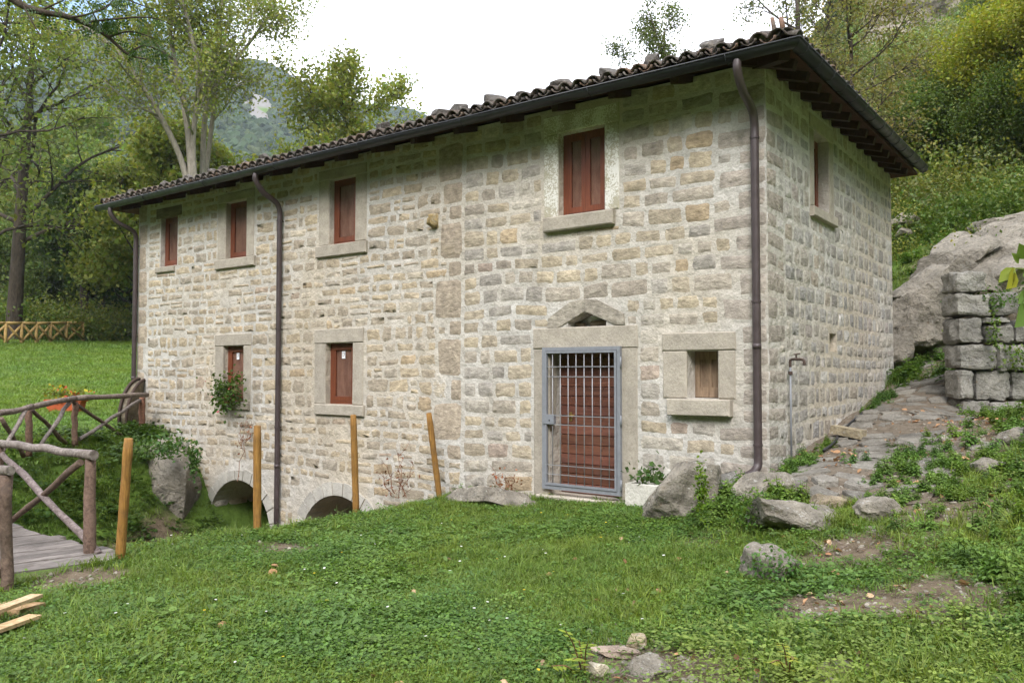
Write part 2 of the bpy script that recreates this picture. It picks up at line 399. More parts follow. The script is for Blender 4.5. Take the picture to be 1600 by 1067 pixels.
# ------------------------------------------------------------------ terrain
CP = np.array([
 (3.1,-9,-.15),(0,-9,-.2),(-3,-9,-.2),(-4.3,-7,-.2),(-4.4,-5,-.2),(-4.4,-3.5,-.18),(-4.6,-1.5,-.17),(-4.6,-.2,-.18),(-4.6,1,-.18),(-2.4,-.25,-.11),
 (-2.4,-2,-.15),(-2,-4,-.17),(0,-5.4,-.15),(0,-3,-.1),(-1.2,-1.2,-.06),(-1.0,-.2,.02),(-.45,-.25,.26),(.3,-.3,.43),(.73,-.46,.46),(.1,.6,.52),(.6,1.5,.7),
 (.4,3,.95),(.5,5,1.25),(.2,6.3,1.45),(1.3,6.3,1.5),(1.1,3.4,.98),(.9,2.2,.8),(1.2,.6,.6),(-.4,-1.55,-.06),(.5,-1.5,.10),(1.24,-.6,.36),(.9,-2.6,-.03),
 (1.8,-1.5,.3),(2.4,-2.4,.28),(2.7,-4.4,.05),(2.6,-.5,.6),(3.2,1,.95),(2.2,2.8,1.02),(4,-2,.75),(4.5,-5,.35),(4.5,-8,.15),(7,-6,.9),(7,0,2.0),(5,2,1.6),
 (1.3,3.75,.92),(1.9,4.15,.92),(2.6,4.65,.98),(3.4,4.4,1.3),(3.6,3.4,1.3),(1.8,5.5,2.0),(2.6,6.0,2.2),(3.6,6.6,2.7),(4.5,5,2.3),(0,7.5,1.8),(1.2,7.6,2.3),(0,9,3.0),(2.5,8.8,3.4),(1,10.3,4.5),
 (-1.5,8,1.9),(-3,9,2.2),(-8,9,1.5),(-11.3,-.6,.25),(-12.8,-.2,.33),(-11.8,-2,.34),(-10.9,-3.2,.3),(-10.5,-5,.1),(-10.5,-8,0),(-14,3,.55),(-14,8,.9),
 (-18,-3,.6),(-18,3,.85),(-14,-6,.4),(-25,5,1.35),(-25,-5,1.2),(0,-14,-.2),(8,-12,.5),(-8,-14,-.2)], float)
def tps(r2): return 0.5*r2*np.log(r2+1e-9)
_n = len(CP); _d2 = ((CP[:, None, :2]-CP[None, :, :2])**2).sum(-1)
_A = np.zeros((_n+3, _n+3)); _A[:_n, :_n] = tps(_d2)+np.eye(_n)*0.02; _A[:_n, _n] = 1; _A[:_n, _n+1:] = CP[:, :2]; _A[_n:, :_n] = _A[:_n, _n:].T
_W = np.linalg.solve(_A, np.concatenate([CP[:, 2], np.zeros(3)]))
def interp(x, xs, ys): return np.interp(x, xs, ys)
def near_z(x, y):
    z = _W[_n]+_W[_n+1]*x+_W[_n+2]*y
    for i in range(_n): z = z+_W[i]*tps((x-CP[i, 0])**2+(y-CP[i, 1])**2)
    return z
def polar(x, y):
    dx = x-CAM[0]; dy = y-CAM[1]
    f = dx*(-math.sin(YAW))+dy*math.cos(YAW); r = dx*math.cos(YAW)+dy*math.sin(YAW)
    return np.degrees(np.arctan2(r, f)), np.hypot(dx, dy)
def far_z(x, y):
    ph, d = polar(x, y)
    left = 0.45+0.088*np.clip(d-17, -5, 31)+0.004*np.clip(d-48, 0, 100)
    S = interp(ph, [-180, -60, -10, 5, 12, 16, 20, 25, 32, 60, 90, 130, 180], [0, 0, .02, .10, .2, .28, .36, .40, .43, .5, .4, .1, 0])
    right = 1.3+S*np.clip(d-12.5, 0, 110)+S*0.5*np.clip(d-122, 0, 150)
    right = right+sstep(19, 25, ph)*15*sstep(88, 98, d)
    w = sstep(-14, 6, ph)*(1-sstep(120, 175, ph))
    z = left*(1-w)+right*w
    T = interp(ph, [-180, -120, -60, -32, -29.7, -23.4, -18.3, -15.8, -13.3, -9, -6.7, -3.6, 2.3, 9, 20, 180],
               [.1, .15, .30, .345, .363, .372, .362, .345, .325, .318, .300, .262, .2, .12, .1, .1])
    mz = T*np.maximum(np.cos(np.radians(ph)), .4)*700*sstep(130, 720, d)*(1-0.35*sstep(760, 1600, d))
    rough = fbm(np.stack([x/90, y/90, x*0], -1), 4, 3)*22*sstep(200, 420, d)*(1-.75*sstep(600, 720, d))
    back = sstep(62, 105, np.abs(ph))*34*sstep(22, 95, d)      # the valley closes in behind the viewer
    return z+mz+rough+back
def gz(x, y, micro=True):
    x = np.asarray(x, float); y = np.asarray(y, float)
    d = np.hypot(x-CAM[0], y-CAM[1])
    w = sstep(15, 32, d)
    z = near_z(np.clip(x, -40, 40), np.clip(y, -40, 40))*(1-w)+far_z(x, y)*w
    # mill channel in front of the arches
    px_ = [-12.2, -11.2, -10.4, -9.6, -6.3, -5.6, -4.95, -4.45]
    xx = x+0.25*np.sin(y*0.9)*sstep(0, -1.5, y)
    prof = np.interp(xx, px_, [0, .12, .62, 1, 1, .74, .27, 0])
    prof = prof*sstep(5.0, 4.5, y)*(1-0.6*sstep(-9, -16, y))
    z = z*(1-prof)+(-2.15)*prof
    if micro:
        z = z+0.028*fbm(np.stack([x*1.3, y*1.3, x*0], -1), 3, 5)*(1-sstep(40, 60, d))
    return z
def gz1(x, y): return float(gz(np.array([x]), np.array([y]))[0])

N = 380
u = np.linspace(-1, 1, N); bb = 6.25; aa = 1500/math.sinh(bb)
ax = aa*np.sinh(bb*u)
GX, GY = np.meshgrid(-1.5+ax, -2.0+ax, indexing='ij')
GZ = gz(GX, GY)
V = np.stack([GX, GY, GZ], -1).reshape(-1, 3)
i = np.arange(N-1)[:, None]*N+np.arange(N-1)[None]
Fq = np.stack([i, i+N, i+N+1, i+1], -1).reshape(-1, 4)
gph, gd = polar(V[:, 0], V[:, 1])
def path_mask(x, y):
    cx = 0.85+0.02*y
    return sstep(1.15, 0.75, np.abs(x-cx))*sstep(-1.0, -0.3, y)*sstep(8.2, 7, y)
def cover_f(x, y):
    ph, d = polar(x, y)
    n = fbm(np.stack([x*0.55, y*0.55, x*0], -1), 4, 21)*.6+fbm(np.stack([x*2.1, y*2.1, x*0], -1), 3, 22)*.5
    right = sstep(-0.5, 2.0, x)*sstep(14, 10, d)
    c = 0.93-0.36*right-0.5*np.clip(n-0.15, 0, 1)-0.35*np.clip(n, 0, 1)*right
    c = c-0.9*path_mask(x, y)-1.1*sstep(-5.4, -6.2, x)*sstep(-10.5, -9.7, x)*sstep(7, 6, y)
    c = c-.35*sstep(11, 15, ph)*sstep(14, 17, d)
    # worn earth at the bridge end, on the channel bank, round the terrace rocks and at the door
    for (cx, cy_, r, a) in ((-3.95, -5.6, .55, .9), (-3.4, -3.9, .3, .5), (-10.0, -1.0, .8, .5), (-.1, -1.75, .5, .5), (1.35, -2.1, .4, .5), (-3.4, -.45, .5, .8), (1.0, -4.75, .5, .7), (1.9, -1.2, .5, .4), (2.2, -3.2, .5, .4), (1.6, 1.6, .9, .7), (1.7, 2.8, .8, .7)):
        c = c-a*np.exp(-((x-cx)**2+(y-cy_)**2)/(r*r))
    return np.clip(c, 0, 1)
cov = cover_f(V[:, 0], V[:, 1])
def rock_patch(ph, d, x, y):
    r = 0
    for p_, t_, wp, wd in ((-18.6, 560, 1.3, 45), (-29.3, 520, 1.1, 40), (-17.5, 500, .8, 30), (-24, 470, .9, 30)):
        r = r+np.exp(-((ph-p_)/wp)**2-((d-t_)/wd)**2)
    return r
rk = rock_patch(gph, gd, V[:, 0], V[:, 1])
me = np_mesh('ground', V, Fq, M['ground'], None, {'cover': cov, 'rock': rk}, True)
ground = tag(link('ground', me), 'grassy and earthy ground rising to wooded hills', None, None, 'structure')

# ------------------------------------------------------------------ the stone house
HX0, HY1, HTOP, TH = -13.4, 6.4, 5.09, 0.5
house = empty('stone_house')
tag(house, 'two-storey beige stone mill house with tiled roof and red-brown windows', 'house')
OPEN_F = [(-12.55, -11.93, 3.70, 4.70), (-10.29, -9.65, 3.67, 4.74), (-7.37, -6.74, 3.67, 4.76), (-2.80, -2.09, 3.62, 4.74),
          (-10.32, -9.69, 1.01, 2.04), (-7.43, -6.78, 1.03, 2.03), (-.98, -.59, 1.25, 1.81), (-2.95, -1.90, -.06, 1.86), (-2.66, -2.08, 2.15, 2.33)]
OPEN_S = [(1.80, 2.50, 3.71, 4.73), (2.43, 2.77, 1.84, 2.09)]
ARCH = [(-9.77, -1.34, 0.93), (-7.10, -1.38, 0.93)]
def mapf(V):   # (s, out, z) -> front wall
    V = np.asarray(V); return np.stack([V[..., 0], -V[..., 1], V[..., 2]], -1)
def maps(V):   # side wall
    V = np.asarray(V); return np.stack([V[..., 1], V[..., 0], V[..., 2]], -1)
def wall_mesh(mp, s0, s1, z0, z1, opens, arches, th, flip):
    b = MB(); Q = []; P = []
    def quad(a): P.extend(a); Q.append([len(P)-4, len(P)-3, len(P)-2, len(P)-1])
    S = {s0, s1}
    for o in opens: S |= {o[0], o[1]}
    for (c, cz, r) in arches: S |= {c+r*math.sin(t) for t in np.linspace(-math.pi/2, math.pi/2, 21)}
    S = sorted(S)
    for a, c in zip(S[:-1], S[1:]):
        m = (a+c)/2; iv = [(z0, z0, z1)]
        lo_a = lo_c = z0
        for (q, qz, r) in arches:
            if abs(m-q) < r:
                lo_a = qz+math.sqrt(max(0, r*r-(a-q)**2)); lo_c = qz+math.sqrt(max(0, r*r-(c-q)**2))
        zs = sorted([(o[2], o[3]) for o in opens if o[0] <= m <= o[1]])
        la, lc = lo_a, lo_c; segs = []
        for (p, q) in zs: segs.append((la, lc, p)); la = lc = q
        segs.append((la, lc, z1))
        for (x, y, t) in segs:
            quad([(a, 0, x), (c, 0, y), (c, 0, t), (a, 0, t)])
            quad([(c, -th, y), (a, -th, x), (a, -th, t), (c, -th, t)])
        if lo_a > z0 or lo_c > z0:
            quad([(c, 0, lo_c), (a, 0, lo_a), (a, -th, lo_a), (c, -th, lo_c)])
    for o in opens:
        a, c, p, q = o
        quad([(a, 0, p), (a, 0, q), (a, -th, q), (a, -th, p)]); quad([(c, 0, q), (c, 0, p), (c, -th, p), (c, -th, q)])
        quad([(a, 0, q), (c, 0, q), (c, -th, q), (a, -th, q)]); quad([(c, 0, p), (a, 0, p), (a, -th, p), (c, -th, p)])
    quad([(s0, 0, z0), (s0, 0, z1), (s0, -th, z1), (s0, -th, z0)]); quad([(s1, 0, z1), (s1, 0, z0), (s1, -th, z0), (s1, -th, z1)])
    quad([(s0, 0, z1), (s1, 0, z1), (s1, -th, z1), (s0, -th, z1)])
    return b.add(mp(np.array(P)), np.array(Q))
wall_f = wall_mesh(mapf, HX0, 0, -2.6, HTOP, OPEN_F, ARCH, TH, False).build('wall', M['mortar'], house)
wall_s = wall_mesh(maps, TH, HY1, -0.3, HTOP, OPEN_S, [], TH, True).build('wall', M['mortar'], house)
b = MB(); b.box((HX0, HY1-TH, -.5), (-TH, HY1, HTOP)); b.build('wall', M['mortar'], house)
b = MB(); b.box((HX0, TH, -.5), (HX0+TH, HY1-TH, HTOP)); b.build('wall', M['mortar'], house)
b = MB(); b.box((HX0+TH, TH, 2.5), (-TH, HY1-TH, 2.7)); b.box((HX0+TH, TH, -.3), (-TH, HY1-TH, -.1)); b.build('floor', M['dark'], house)

# --- stone layout: courses of stones around the openings
PAL = [((.40, .343, .258), 5), ((.375, .332, .272), 5), ((.35, .322, .28), 3.5), ((.43, .365, .265), 3.5), ((.40, .315, .21), .9), ((.37, .30, .245), .6), ((.315, .275, .225), .8), ((.46, .42, .355), 2.5)]
PW = np.array([p[1] for p in PAL]); PW = PW/PW.sum()
def stone_tint(warm=0.0):
    c = np.array(PAL[RNG.choice(len(PAL), p=PW)][0])*RNG.uniform(.85, 1.15)
    return c*np.array([1+.07*warm, 1.0, 1-.14*warm])
def stone_geo(s0, s1, z0, z1, proud, n=12, jit=0.10, rough=1.0):
    """one rough squared stone in (s, out, z): twelve-sided outline, slightly domed face"""
    w, h = s1-s0, z1-z0; m = min(w, h); cs, cz = (s0+s1)/2, (z0+z1)/2; P = []
    for (sx, sz) in ((1, -1), (1, 1), (-1, 1), (-1, -1)):
        c1, c2 = RNG.uniform(.04, .20, 2)*m
        a = (sx*w/2, sz*(h/2-c1)); b_ = (sx*(w/2-c2), sz*h/2)
        P += [a, b_] if sx*sz > 0 else [b_, a]
        k = len(P)//2
        if k == 1: P.append((w/2, RNG.uniform(-.15, .15)*h))
        elif k == 3 or k == 2: P.append((RNG.uniform(-.2, .2)*w, h/2))
        elif k == 4: P.append((-w/2, RNG.uniform(-.15, .15)*h))
        else: P.append((RNG.uniform(-.2, .2)*w, -h/2))
    P = np.array(P); n = len(P); o_ = np.argsort(np.arctan2(P[:, 1]/h, P[:, 0]/w)); P = P[o_]
    P = P+RNG.uniform(-jit, jit, P.shape)*m*.5; P[:, 1] += P[:, 0]*RNG.normal(0, .03)
    i_ = min(.03, m*.2); ins = np.array([1-2*i_/w, 1-2*i_/h])
    V0 = np.stack([P[:, 0], np.full(n, -.004), P[:, 1]], -1)
    V1 = np.stack([P[:, 0]*ins[0], proud*RNG.uniform(.3, 1.1, n), P[:, 1]*ins[1]], -1)
    V3 = np.array([[RNG.uniform(-.15, .15)*w, proud*RNG.uniform(.9, 1.5), RNG.uniform(-.15, .15)*h]])
    V = np.concatenate([V0, V1, V3])+np.array([cs, 0, cz])
    j = np.arange(n); q = (j+1) % n
    rim = np.concatenate([np.zeros(n), np.full(n, .8), [1]])
    return V, [np.stack([j, q, n+q, n+j], -1), np.stack([n+j, n+q, np.full(n, 2*n)], -1)], rim
def courses(s0, s1, z0, z1, hr, wr, reserved, gap, arches=(), double=.0):
    out = []; z = z0
    while z < z1-.06:
        h = rnd.uniform(*hr)
        if z+h > z1-.07: h = z1-z
        bp = sorted({s0, s1} | {max(s0, min(s1, r[i])) for r in reserved for i in (0, 1)})
        segs = []
        for a, c in zip(bp[:-1], bp[1:]):
            if c-a < .02: continue
            m = (a+c)/2; lo, hi = z, z+h
            for r in reserved:
                if r[0] < m < r[1] and r[2] < hi-.005 and r[3] > lo+.005:
                    if r[2] <= lo and r[3] >= hi: lo = hi
                    elif r[2]-lo > hi-r[3]: hi = r[2]
                    else: lo = r[3]
            if hi-lo < .07: continue
            if segs and abs(segs[-1][1]-a) < .021 and abs(segs[-1][2]-lo) < .03 and abs(segs[-1][3]-hi) < .03: segs[-1][1] = c
            else: segs.append([a, c, lo, hi])
        for a, c, lo, hi in segs:
            x = a
            while x < c-.03:
                w = rnd.uniform(*wr)*(1.25 if rnd.random() < .15 else 1)
                if c-x-w < wr[0]*.75: w = c-x
                cells = [(lo, hi)]
                if rnd.random() < double and hi-lo > .15: q = lo+(hi-lo)*rnd.uniform(.4, .6); cells = [(lo, q), (q, hi)]
                for (l2, h2) in cells:
                    g = gap*rnd.uniform(.75, 1.35)/2
                    st = [x+g, x+w-g, l2+g*rnd.uniform(.7, 1.1), h2-g*rnd.uniform(.7, 1.1)]
                    if rnd.random() < .3: st[2+rnd.randint(0, 1)] += rnd.choice((-1, 1))*.012
                    ok = st[1]-st[0] > .06 and st[3]-st[2] > .05
                    for (q, qz, r) in arches:
                        for sx in (st[0], st[1]):
                            if st[2] < qz+1.2 and math.hypot(sx-q, max(0, st[2]-qz)) < r+.27: ok = False
                    if ok: out.append(st)
                x += w
        z += h
    return out
RES = [(-12.72, -11.80, 4.70, 4.90), (-12.55, -11.93, 3.70, 4.70), (-12.68, -11.98, 3.56, 3.69),
       (-10.56, -9.38, 3.49, 4.94), (-7.66, -6.45, 3.47, 4.95), (-3.06, -1.85, 3.42, 5.02), (-10.62, -9.46, .85, 2.28), (-7.75, -6.49, .84, 2.28),
       (-1.32, -.36, 1.04, 2.06), (-3.22, -1.62, -.2, 2.15), (-2.95, -1.80, 2.15, 2.50)]
BIG = []
for (za, zb, w) in ((.3, .55, .3), (.55, 1.15, .58), (1.15, 1.5, .24), (1.5, 2.1, .5), (2.1, 2.35, .27), (2.35, 2.95, .55), (2.95, 3.2, .3), (3.2, 3.75, .45), (3.75, 4.0, .28), (4.0, 4.35, .42), (4.35, 4.95, .5)):
    BIG.append((-4.46-w, -4.46, za, zb))
z = -.2; k = 0
QU = []
while z < 5.0:
    h = rnd.uniform(.2, .3); w = (.62, .36)[k % 2]*rnd.uniform(.9, 1.12); w = min(w, .33) if 1.0 < z+h and z < 2.1 else w; QU.append((z, min(z+h, 5.12), w, (.34, .6)[k % 2])); z += h; k += 1
LQ = []
z = .3
while z < 4.9:
    h = rnd.uniform(.3, .55); LQ.append((HX0, HX0+rnd.uniform(.25, .45), z, z+h)); z += h
stones_f, stones_s = [], []
resR = RES+[(-wq, 0, a, c) for (a, c, wq, _) in QU]
stones_f += [(s, 0) for s in courses(-4.45, 0, -.35, HTOP, (.18, .255), (.22, .48), resR, .034)]
resL = RES+BIG+LQ
stones_f += [(s, 1) for s in courses(HX0, -4.47, -1.5, HTOP, (.14, .25), (.15, .48), resL, .034, ARCH, .16)]
for r in BIG+LQ: stones_f.append(((r[0]+.012, r[1]-.012, r[2]+.014, r[3]-.014), 2))
for (a, c, wq, ws) in QU:
    stones_f.append(((-wq+.02, -.004, a+.022, c-.022), 2)); stones_s.append(((.004, ws-.02, a+.022, c-.022), 2))
RESS = [(1.62, 2.74, 3.55, 3.72), (1.62, 2.72, 3.71, 4.95), (2.41, 2.79, 1.82, 2.11)]
resS = RESS+[(0, ws, a, c) for (a, c, _, ws) in QU]
stones_s += [(s, 0) for s in courses(0, HY1, .05, HTOP, (.18, .26), (.19, .38), resS, .034)]
allst = []
for lst, mp, wid in ((stones_f, mapf, 0), (stones_s, maps, 1)):
    for (st, kind) in lst:
        c = mp(np.array([(st[0]+st[1])/2, 0, (st[2]+st[3])/2])); x, y, d = proj(c)
        vis = 1 if (-10 < x < 1610 and gz1(c[0]+(.0 if wid == 0 else .2), c[1]-(.25 if wid == 0 else 0)) < c[2]+.05) else 0
        nx = abs((c-CAM)[1 if wid == 0 else 0])/np.linalg.norm(c-CAM)
        allst.append((vis*(st[1]-st[0])*(st[3]-st[2])*nx/d**2, st, kind, mp, wid))
allst.sort(key=lambda q: -q[0])
rest = [MB(), MB()]
for idx, (ar, st, kind, mp, wid) in enumerate(allst):
    warm = 1.0 if (wid == 0 and st[0] < -4.5) else 0.0
    pr = RNG.uniform(.003, .012) if kind != 2 else RNG.uniform(.004, .012)
    V_, F_, rim = stone_geo(*st, pr, 12 if kind == 2 else 10, .05 if kind == 2 else (.24 if kind == 1 else .13))
    q_ = np.stack([V_[:, 0]*1.1, V_[:, 2]*1.1, V_[:, 0]*0+wid*9], -1); V_[:, 2] += .028*vnoise(q_, 61); V_[:, 0] += .02*vnoise(q_*1.7, 62)
    V_ = mp(V_)
    if wid == 1: F_ = [f[:, ::-1] for f in F_]
    t_ = stone_tint(warm*.6)
    if kind == 1: rim = rim*RNG.uniform(.45, 1.0); t_ = t_*.75+np.array((.40, .35, .28))*.25
    if wid == 1: t_ = t_*.55+t_.mean()*.47
    if kind == 2: t_ = np.array((.36, .318, .272))*RNG.uniform(.9, 1.12)*np.array([1+.05*warm, 1, 1-.1*warm])
    if idx < 300:
        bb_ = MB(); c0 = V_.mean(0); bb_.add(V_-c0, F_, t_, rim)
        o = link('stone', bb_.mesh('stone', M['stone'], True)); o.location = c0; o.parent = (wall_f, wall_s)[wid]
    else: rest[wid].add(V_, F_, t_, rim)
for wid in (0, 1):
    o = rest[wid].build('stonework', M['stone'], (wall_f, wall_s)[wid], True); o['kind'] = 'stuff'

# --- dressed stone pieces
DT = np.array((.38, .342, .282))
def block(b_, mp, s0, s1, z0, z1, o0, o1, tint, jit=.006, wob=0.0):
    """dressed block with softened front edges"""
    c = .012
    ring = lambda ins, out: np.array([(s0+ins, out, z0+ins), (s1-ins, out, z0+ins), (s1-ins, out, z1-ins), (s0+ins, out, z1-ins)])
    V = np.concatenate([ring(0, o0), ring(0, o1-c), ring(c, o1)]); V[:, [0, 2]] += RNG.uniform(-jit, jit, (12, 2))
    Q = [[3, 2, 1, 0]]
    for r in (0, 4):
        for q in range(4): Q.append([r+q, r+(q+1) % 4, r+4+(q+1) % 4, r+4+q])
    Q.append([8, 9, 10, 11]); Q = np.array(Q)
    V = mp(V)
    if mp is maps: Q = Q[:, ::-1]
    b_.add(V, Q, tint); return b_
def dressed(parent, name, mp, s0, s1, z0, z1, o0, o1, mat='dressed', tint=None, jit=.006):
    t_ = DT*RNG.uniform(.9, 1.1) if tint is None else tint
    return block(MB(), mp, s0, s1, z0, z1, o0, o1, t_, jit).build(name, M[mat], parent)

# --- windows
def window(op, mp, rec, style, surround, mats='dressed', sash=1, sticker=False, jw=(.25, .24), lint=.2, sill=None, jt=None):
    a, c, p, q = op
    w = empty('window', tuple(mp(np.array([(a+c)/2, 0.0, p]))), house)
    bar = MB(); f = .065; d0, d1 = -rec-.07, -rec
    def B(s0, s1, z0, z1, o0, o1, t=(1, 1, 1)):
        lo = mp(np.array([s0, o0, z0])); hi = mp(np.array([s1, o1, z1])); return np.minimum(lo, hi), np.maximum(lo, hi), t
    def add(mbx, *k): lo, hi, t = B(*k); mbx.box(lo, hi, t)
    if style == 'glazed':
        fr = MB()
        add(fr, a, a+f, p, q, d0, d1); add(fr, c-f, c, p, q, d0, d1); add(fr, a+f, c-f, p, p+.05, d0, d1); add(fr, a+f, c-f, q-.04, q, d0, d1)
        fr.build('frame', M['frame'], w)
        n = sash; ww = (c-a-2*f)/n
        for k in range(n):
            s0 = a+f+k*ww+.002; s1 = s0+ww-.004; z0, z1 = p+.052, q-.042; t = .066; e = .006
            sh = MB()
            add(sh, s0, s0+t, z0, z1, d0+.01, d1+e); add(sh, s1-t, s1, z0, z1, d0+.01, d1+e)
            add(sh, s0+t, s1-t, z0, z0+t*1.15, d0+.01, d1+e); add(sh, s0+t, s1-t, z1-t, z1, d0+.01, d1+e)
            sh.build('sash', M['frame'], w)
            g = MB(); add(g, s0+t, s1-t, z0+t*1.15, z1-t, d1-.014, d1-.009); g.build('pane', M['glass'], w)
            sp = MB(); add(sp, s0+.01, s1-.01, z0, z1, d1-.036, d1-.022, (.95, .9, .9))
            sp.build('inner_shutter', M['panelwood'], w)
        if sticker:
            m = (a+c)/2
            s1_ = MB(); add(s1_, m-.055, m+.025, q-.25, q-.13, d1-.0085, d1-.006); s1_.build('paper_notice', M['paper'], w)
            s2_ = MB()
            for k in range(3): add(s2_, m-.04, m-.005-.01*(k % 2), q-.155-.03*k, q-.148-.03*k, d1-.006, d1-.0045)
            add(s2_, m+.005, m+.012, q-.2, q-.15, d1-.006, d1-.0045); s2_.build('printed_lines', M['ink'], w)
    else:
        pl = MB(); k_ = 3; ww = (c-a)/k_
        add(pl, a, c, p, q, -rec-.04, -rec-.015, (.8, .8, .8)); pl.build('shutter_board', M['shutterwood'], w)
        for (s0, s1, z0, z1) in ((a+.005, a+.07, p+.01, q), (c-.07, c-.005, p+.01, q), (a+.07, c-.07, q-.1, q-.005), (a+.07, c-.07, p+.01, p+.13), ((a+c)/2-.02, (a+c)/2+.02, p+.13, q-.1)):
            pl = MB(); add(pl, s0, s1, z0, z1, -rec-.0148, -rec, (1, 1, 1)); pl.build('shutter_rail', M['shutterwood'], w)
    if surround:
        jl, jr = jw
        kw = dict(mat=mats)
        dressed(w, 'jamb', mp, a-jl, a-.001, p+.0, q, -.3, .014, tint=jt, **kw); dressed(w, 'jamb', mp, c+.001, c+jr, p+.0, q, -.3, .014, tint=jt, **kw)
        dressed(w, 'lintel', mp, a-jl-.005, c+jr+.005, q+.004, q+lint, -.3, .02, tint=jt, **kw)
    if sill: dressed(w, 'sill', mp, sill[0], sill[1], sill[2], sill[3], -.3, sill[4])
    return w
w1 = window(OPEN_F[0], mapf, .10, 'glazed', False, sill=(-12.68, -12.0, 3.58, 3.69, .05))
o = block(MB(), mapf, -12.72, -11.8, 4.705, 4.89, -.3, .02, (1, 1, 1), .015).build('timber_lintel', M['oldbeam'], w1)
window(OPEN_F[1], mapf, .10, 'glazed', True, jw=(.25, .23), lint=.17, sill=(-10.58, -9.36, 3.49, 3.665, .055))
window(OPEN_F[2], mapf, .10, 'glazed', True, jw=(.26, .26), lint=.17, sill=(-7.67, -6.45, 3.47, 3.665, .055))
window(OPEN_F[3], mapf, .12, 'glazed', True, 'lime', 2, jw=(.23, .21), lint=.25, sill=(-3.0, -1.94, 3.43, 3.615, .085), jt=np.array((.40, .37, .28)))
window(OPEN_F[4], mapf, .10, 'glazed', True, sash=1, sticker=True, jw=(.26, .22), lint=.22, sill=(-10.35, -9.48, .87, 1.005, .045))
window(OPEN_F[5], mapf, .10, 'glazed', True, sash=1, sticker=True, jw=(.28, .25), lint=.24, sill=(-7.67, -6.49, .85, 1.025, .05))
window(OPEN_F[6], mapf, .22, 'shutter', True, jw=(.31, .21), lint=.22, sill=(-1.20, -.42, 1.05, 1.245, .11))
window(OPEN_S[0], maps, .14, 'glazed', True, jw=(.16, .2), lint=.2, sill=(1.62, 2.74, 3.565, 3.705, .06))
b = MB(); lo = maps(np.array([2.40, -.22, 1.8])); b.box((-.3, 2.43, 1.84), (-.25, 2.77, 2.09)); b.build('niche_back', M['mortar'], house)

# --- door, grille gate, relieving gable
door = empty('door', (-2.42, .3, 0), house)
z = -.05; k = 0
while z < 1.85:
    h = min(.128, 1.855-z)
    b = MB(); tt = RNG.uniform(.72, 1.25); tint = (tt, tt*RNG.uniform(.92, 1.06), tt*RNG.uniform(.9, 1.1))
    c = .008
    V_ = np.array([(-2.94, .30, z), (-1.91, .30, z), (-1.91, .265, z+.004), (-2.94, .265, z+.004), (-2.94, .262, z+h-.012), (-1.91, .262, z+h-.012), (-1.91, .285, z+h-.002), (-2.94, .285, z+h-.002), (-2.94, .30, z+h), (-1.91, .30, z+h)])
    b.add(V_, np.array([[0, 1, 2, 3], [3, 2, 5, 4], [4, 5, 6, 7], [7, 6, 9, 8]]), tint)
    b.build('plank', M['doorwood'], door); z += h+.001; k += 1
b = MB(); b.box((-2.94, .305, -.05), (-1.91, .34, 1.86)); b.build('door_leaf', M['rafter'], door)
b = MB()
for k in range(14): b.box((-2.31, .256, .01+k*.129), (-2.297, .264, .022+k*.129)); b.box((-2.28, .256, .05+k*.129), (-2.267, .264, .062+k*.129))
b.build('nail', M['iron'], door)
b = MB(); b.tube([(-2.78, .27, .97), (-2.78, .21, .97)], .011); b.tube([(-2.78, .215, .97), (-2.70, .215, .985)], .009); b.box((-2.80, .255, .90), (-2.76, .262, 1.02)); b.build('handle', M['brass'], door)
dressed(door, 'jamb', mapf, -3.20, -2.951, -.15, 1.862, -.25, .012); dressed(door, 'jamb', mapf, -1.899, -1.64, -.15, 1.862, -.25, .012)
dressed(door, 'lintel', mapf, -3.21, -1.63, 1.868, 2.145, -.25, .02, tint=DT*1.02)
dressed(door, 'threshold', mapf, -3.1, -1.74, -.16, -.055, -.45, .12, tint=DT*1.25)
gab = empty('relieving_gable', (-2.4, 0, 2.15), house)
for pts in ([(-2.97, 2.15), (-2.80, 2.15), (-2.385, 2.345), (-2.385, 2.50), (-2.62, 2.47), (-2.97, 2.27)], [(-2.38, 2.50), (-2.38, 2.345), (-1.94, 2.155), (-1.80, 2.16), (-1.82, 2.29), (-2.2, 2.48)]):
    n = len(pts); P_ = [(s, .022, z_) for s, z_ in pts]+[(s, -.28, z_) for s, z_ in pts]; V_ = mapf(np.array(P_)+np.random.default_rng(3).uniform(-.008, .008, (2*n, 3)))
    b = MB(); b.poly([list(range(n)), list(range(2*n-1, n-1, -1))]+[[q, n+q, n+(q+1) % n, (q+1) % n] for q in range(n)], V_, DT*.93)
    b.build('gable_stone', M['stone'], gab)
b = MB(); b.box((-2.8, .3, 2.15), (-1.94, .33, 2.42)); b.build('rubble_backing', M['roofstone'], gab)
for (x, w_, h_) in ((-2.62, .2, .07), (-2.3, .28, .09), (-2.08, .16, .05)):
    V_, F_, rim = stone_geo(x-w_/2, x+w_/2, 2.148, 2.148+h_, .06); bb_ = MB().add(mapf(V_)+np.array([0, .22, 0]), F_, (.25, .2, .13), 1.0); bb_.build('rubble', M['roofstone'], gab, True)
gate = empty('grille_gate', (-2.43, -.03, 0), house)
GX0, GX1, GZ0, GZ1 = -3.03, -1.85, .02, 1.885
b = MB(); fw = .046
b.box((GX0, -.062, GZ0), (GX0+fw, -.014, GZ1)); b.box((GX1-fw, -.062, GZ0), (GX1, -.014, GZ1)); b.box((GX0+fw, -.062, GZ1-fw), (GX1-fw, -.014, GZ1)); b.box((GX0+fw, -.062, GZ0), (GX1-fw, -.014, GZ0+.05))
b.build('outer_frame', M['steel'], gate)
b = MB(); e = .004; gi0, gi1 = GX0+fw+e, GX1-fw-e; zi0, zi1 = GZ0+.055, GZ1-fw-e; t_ = .028
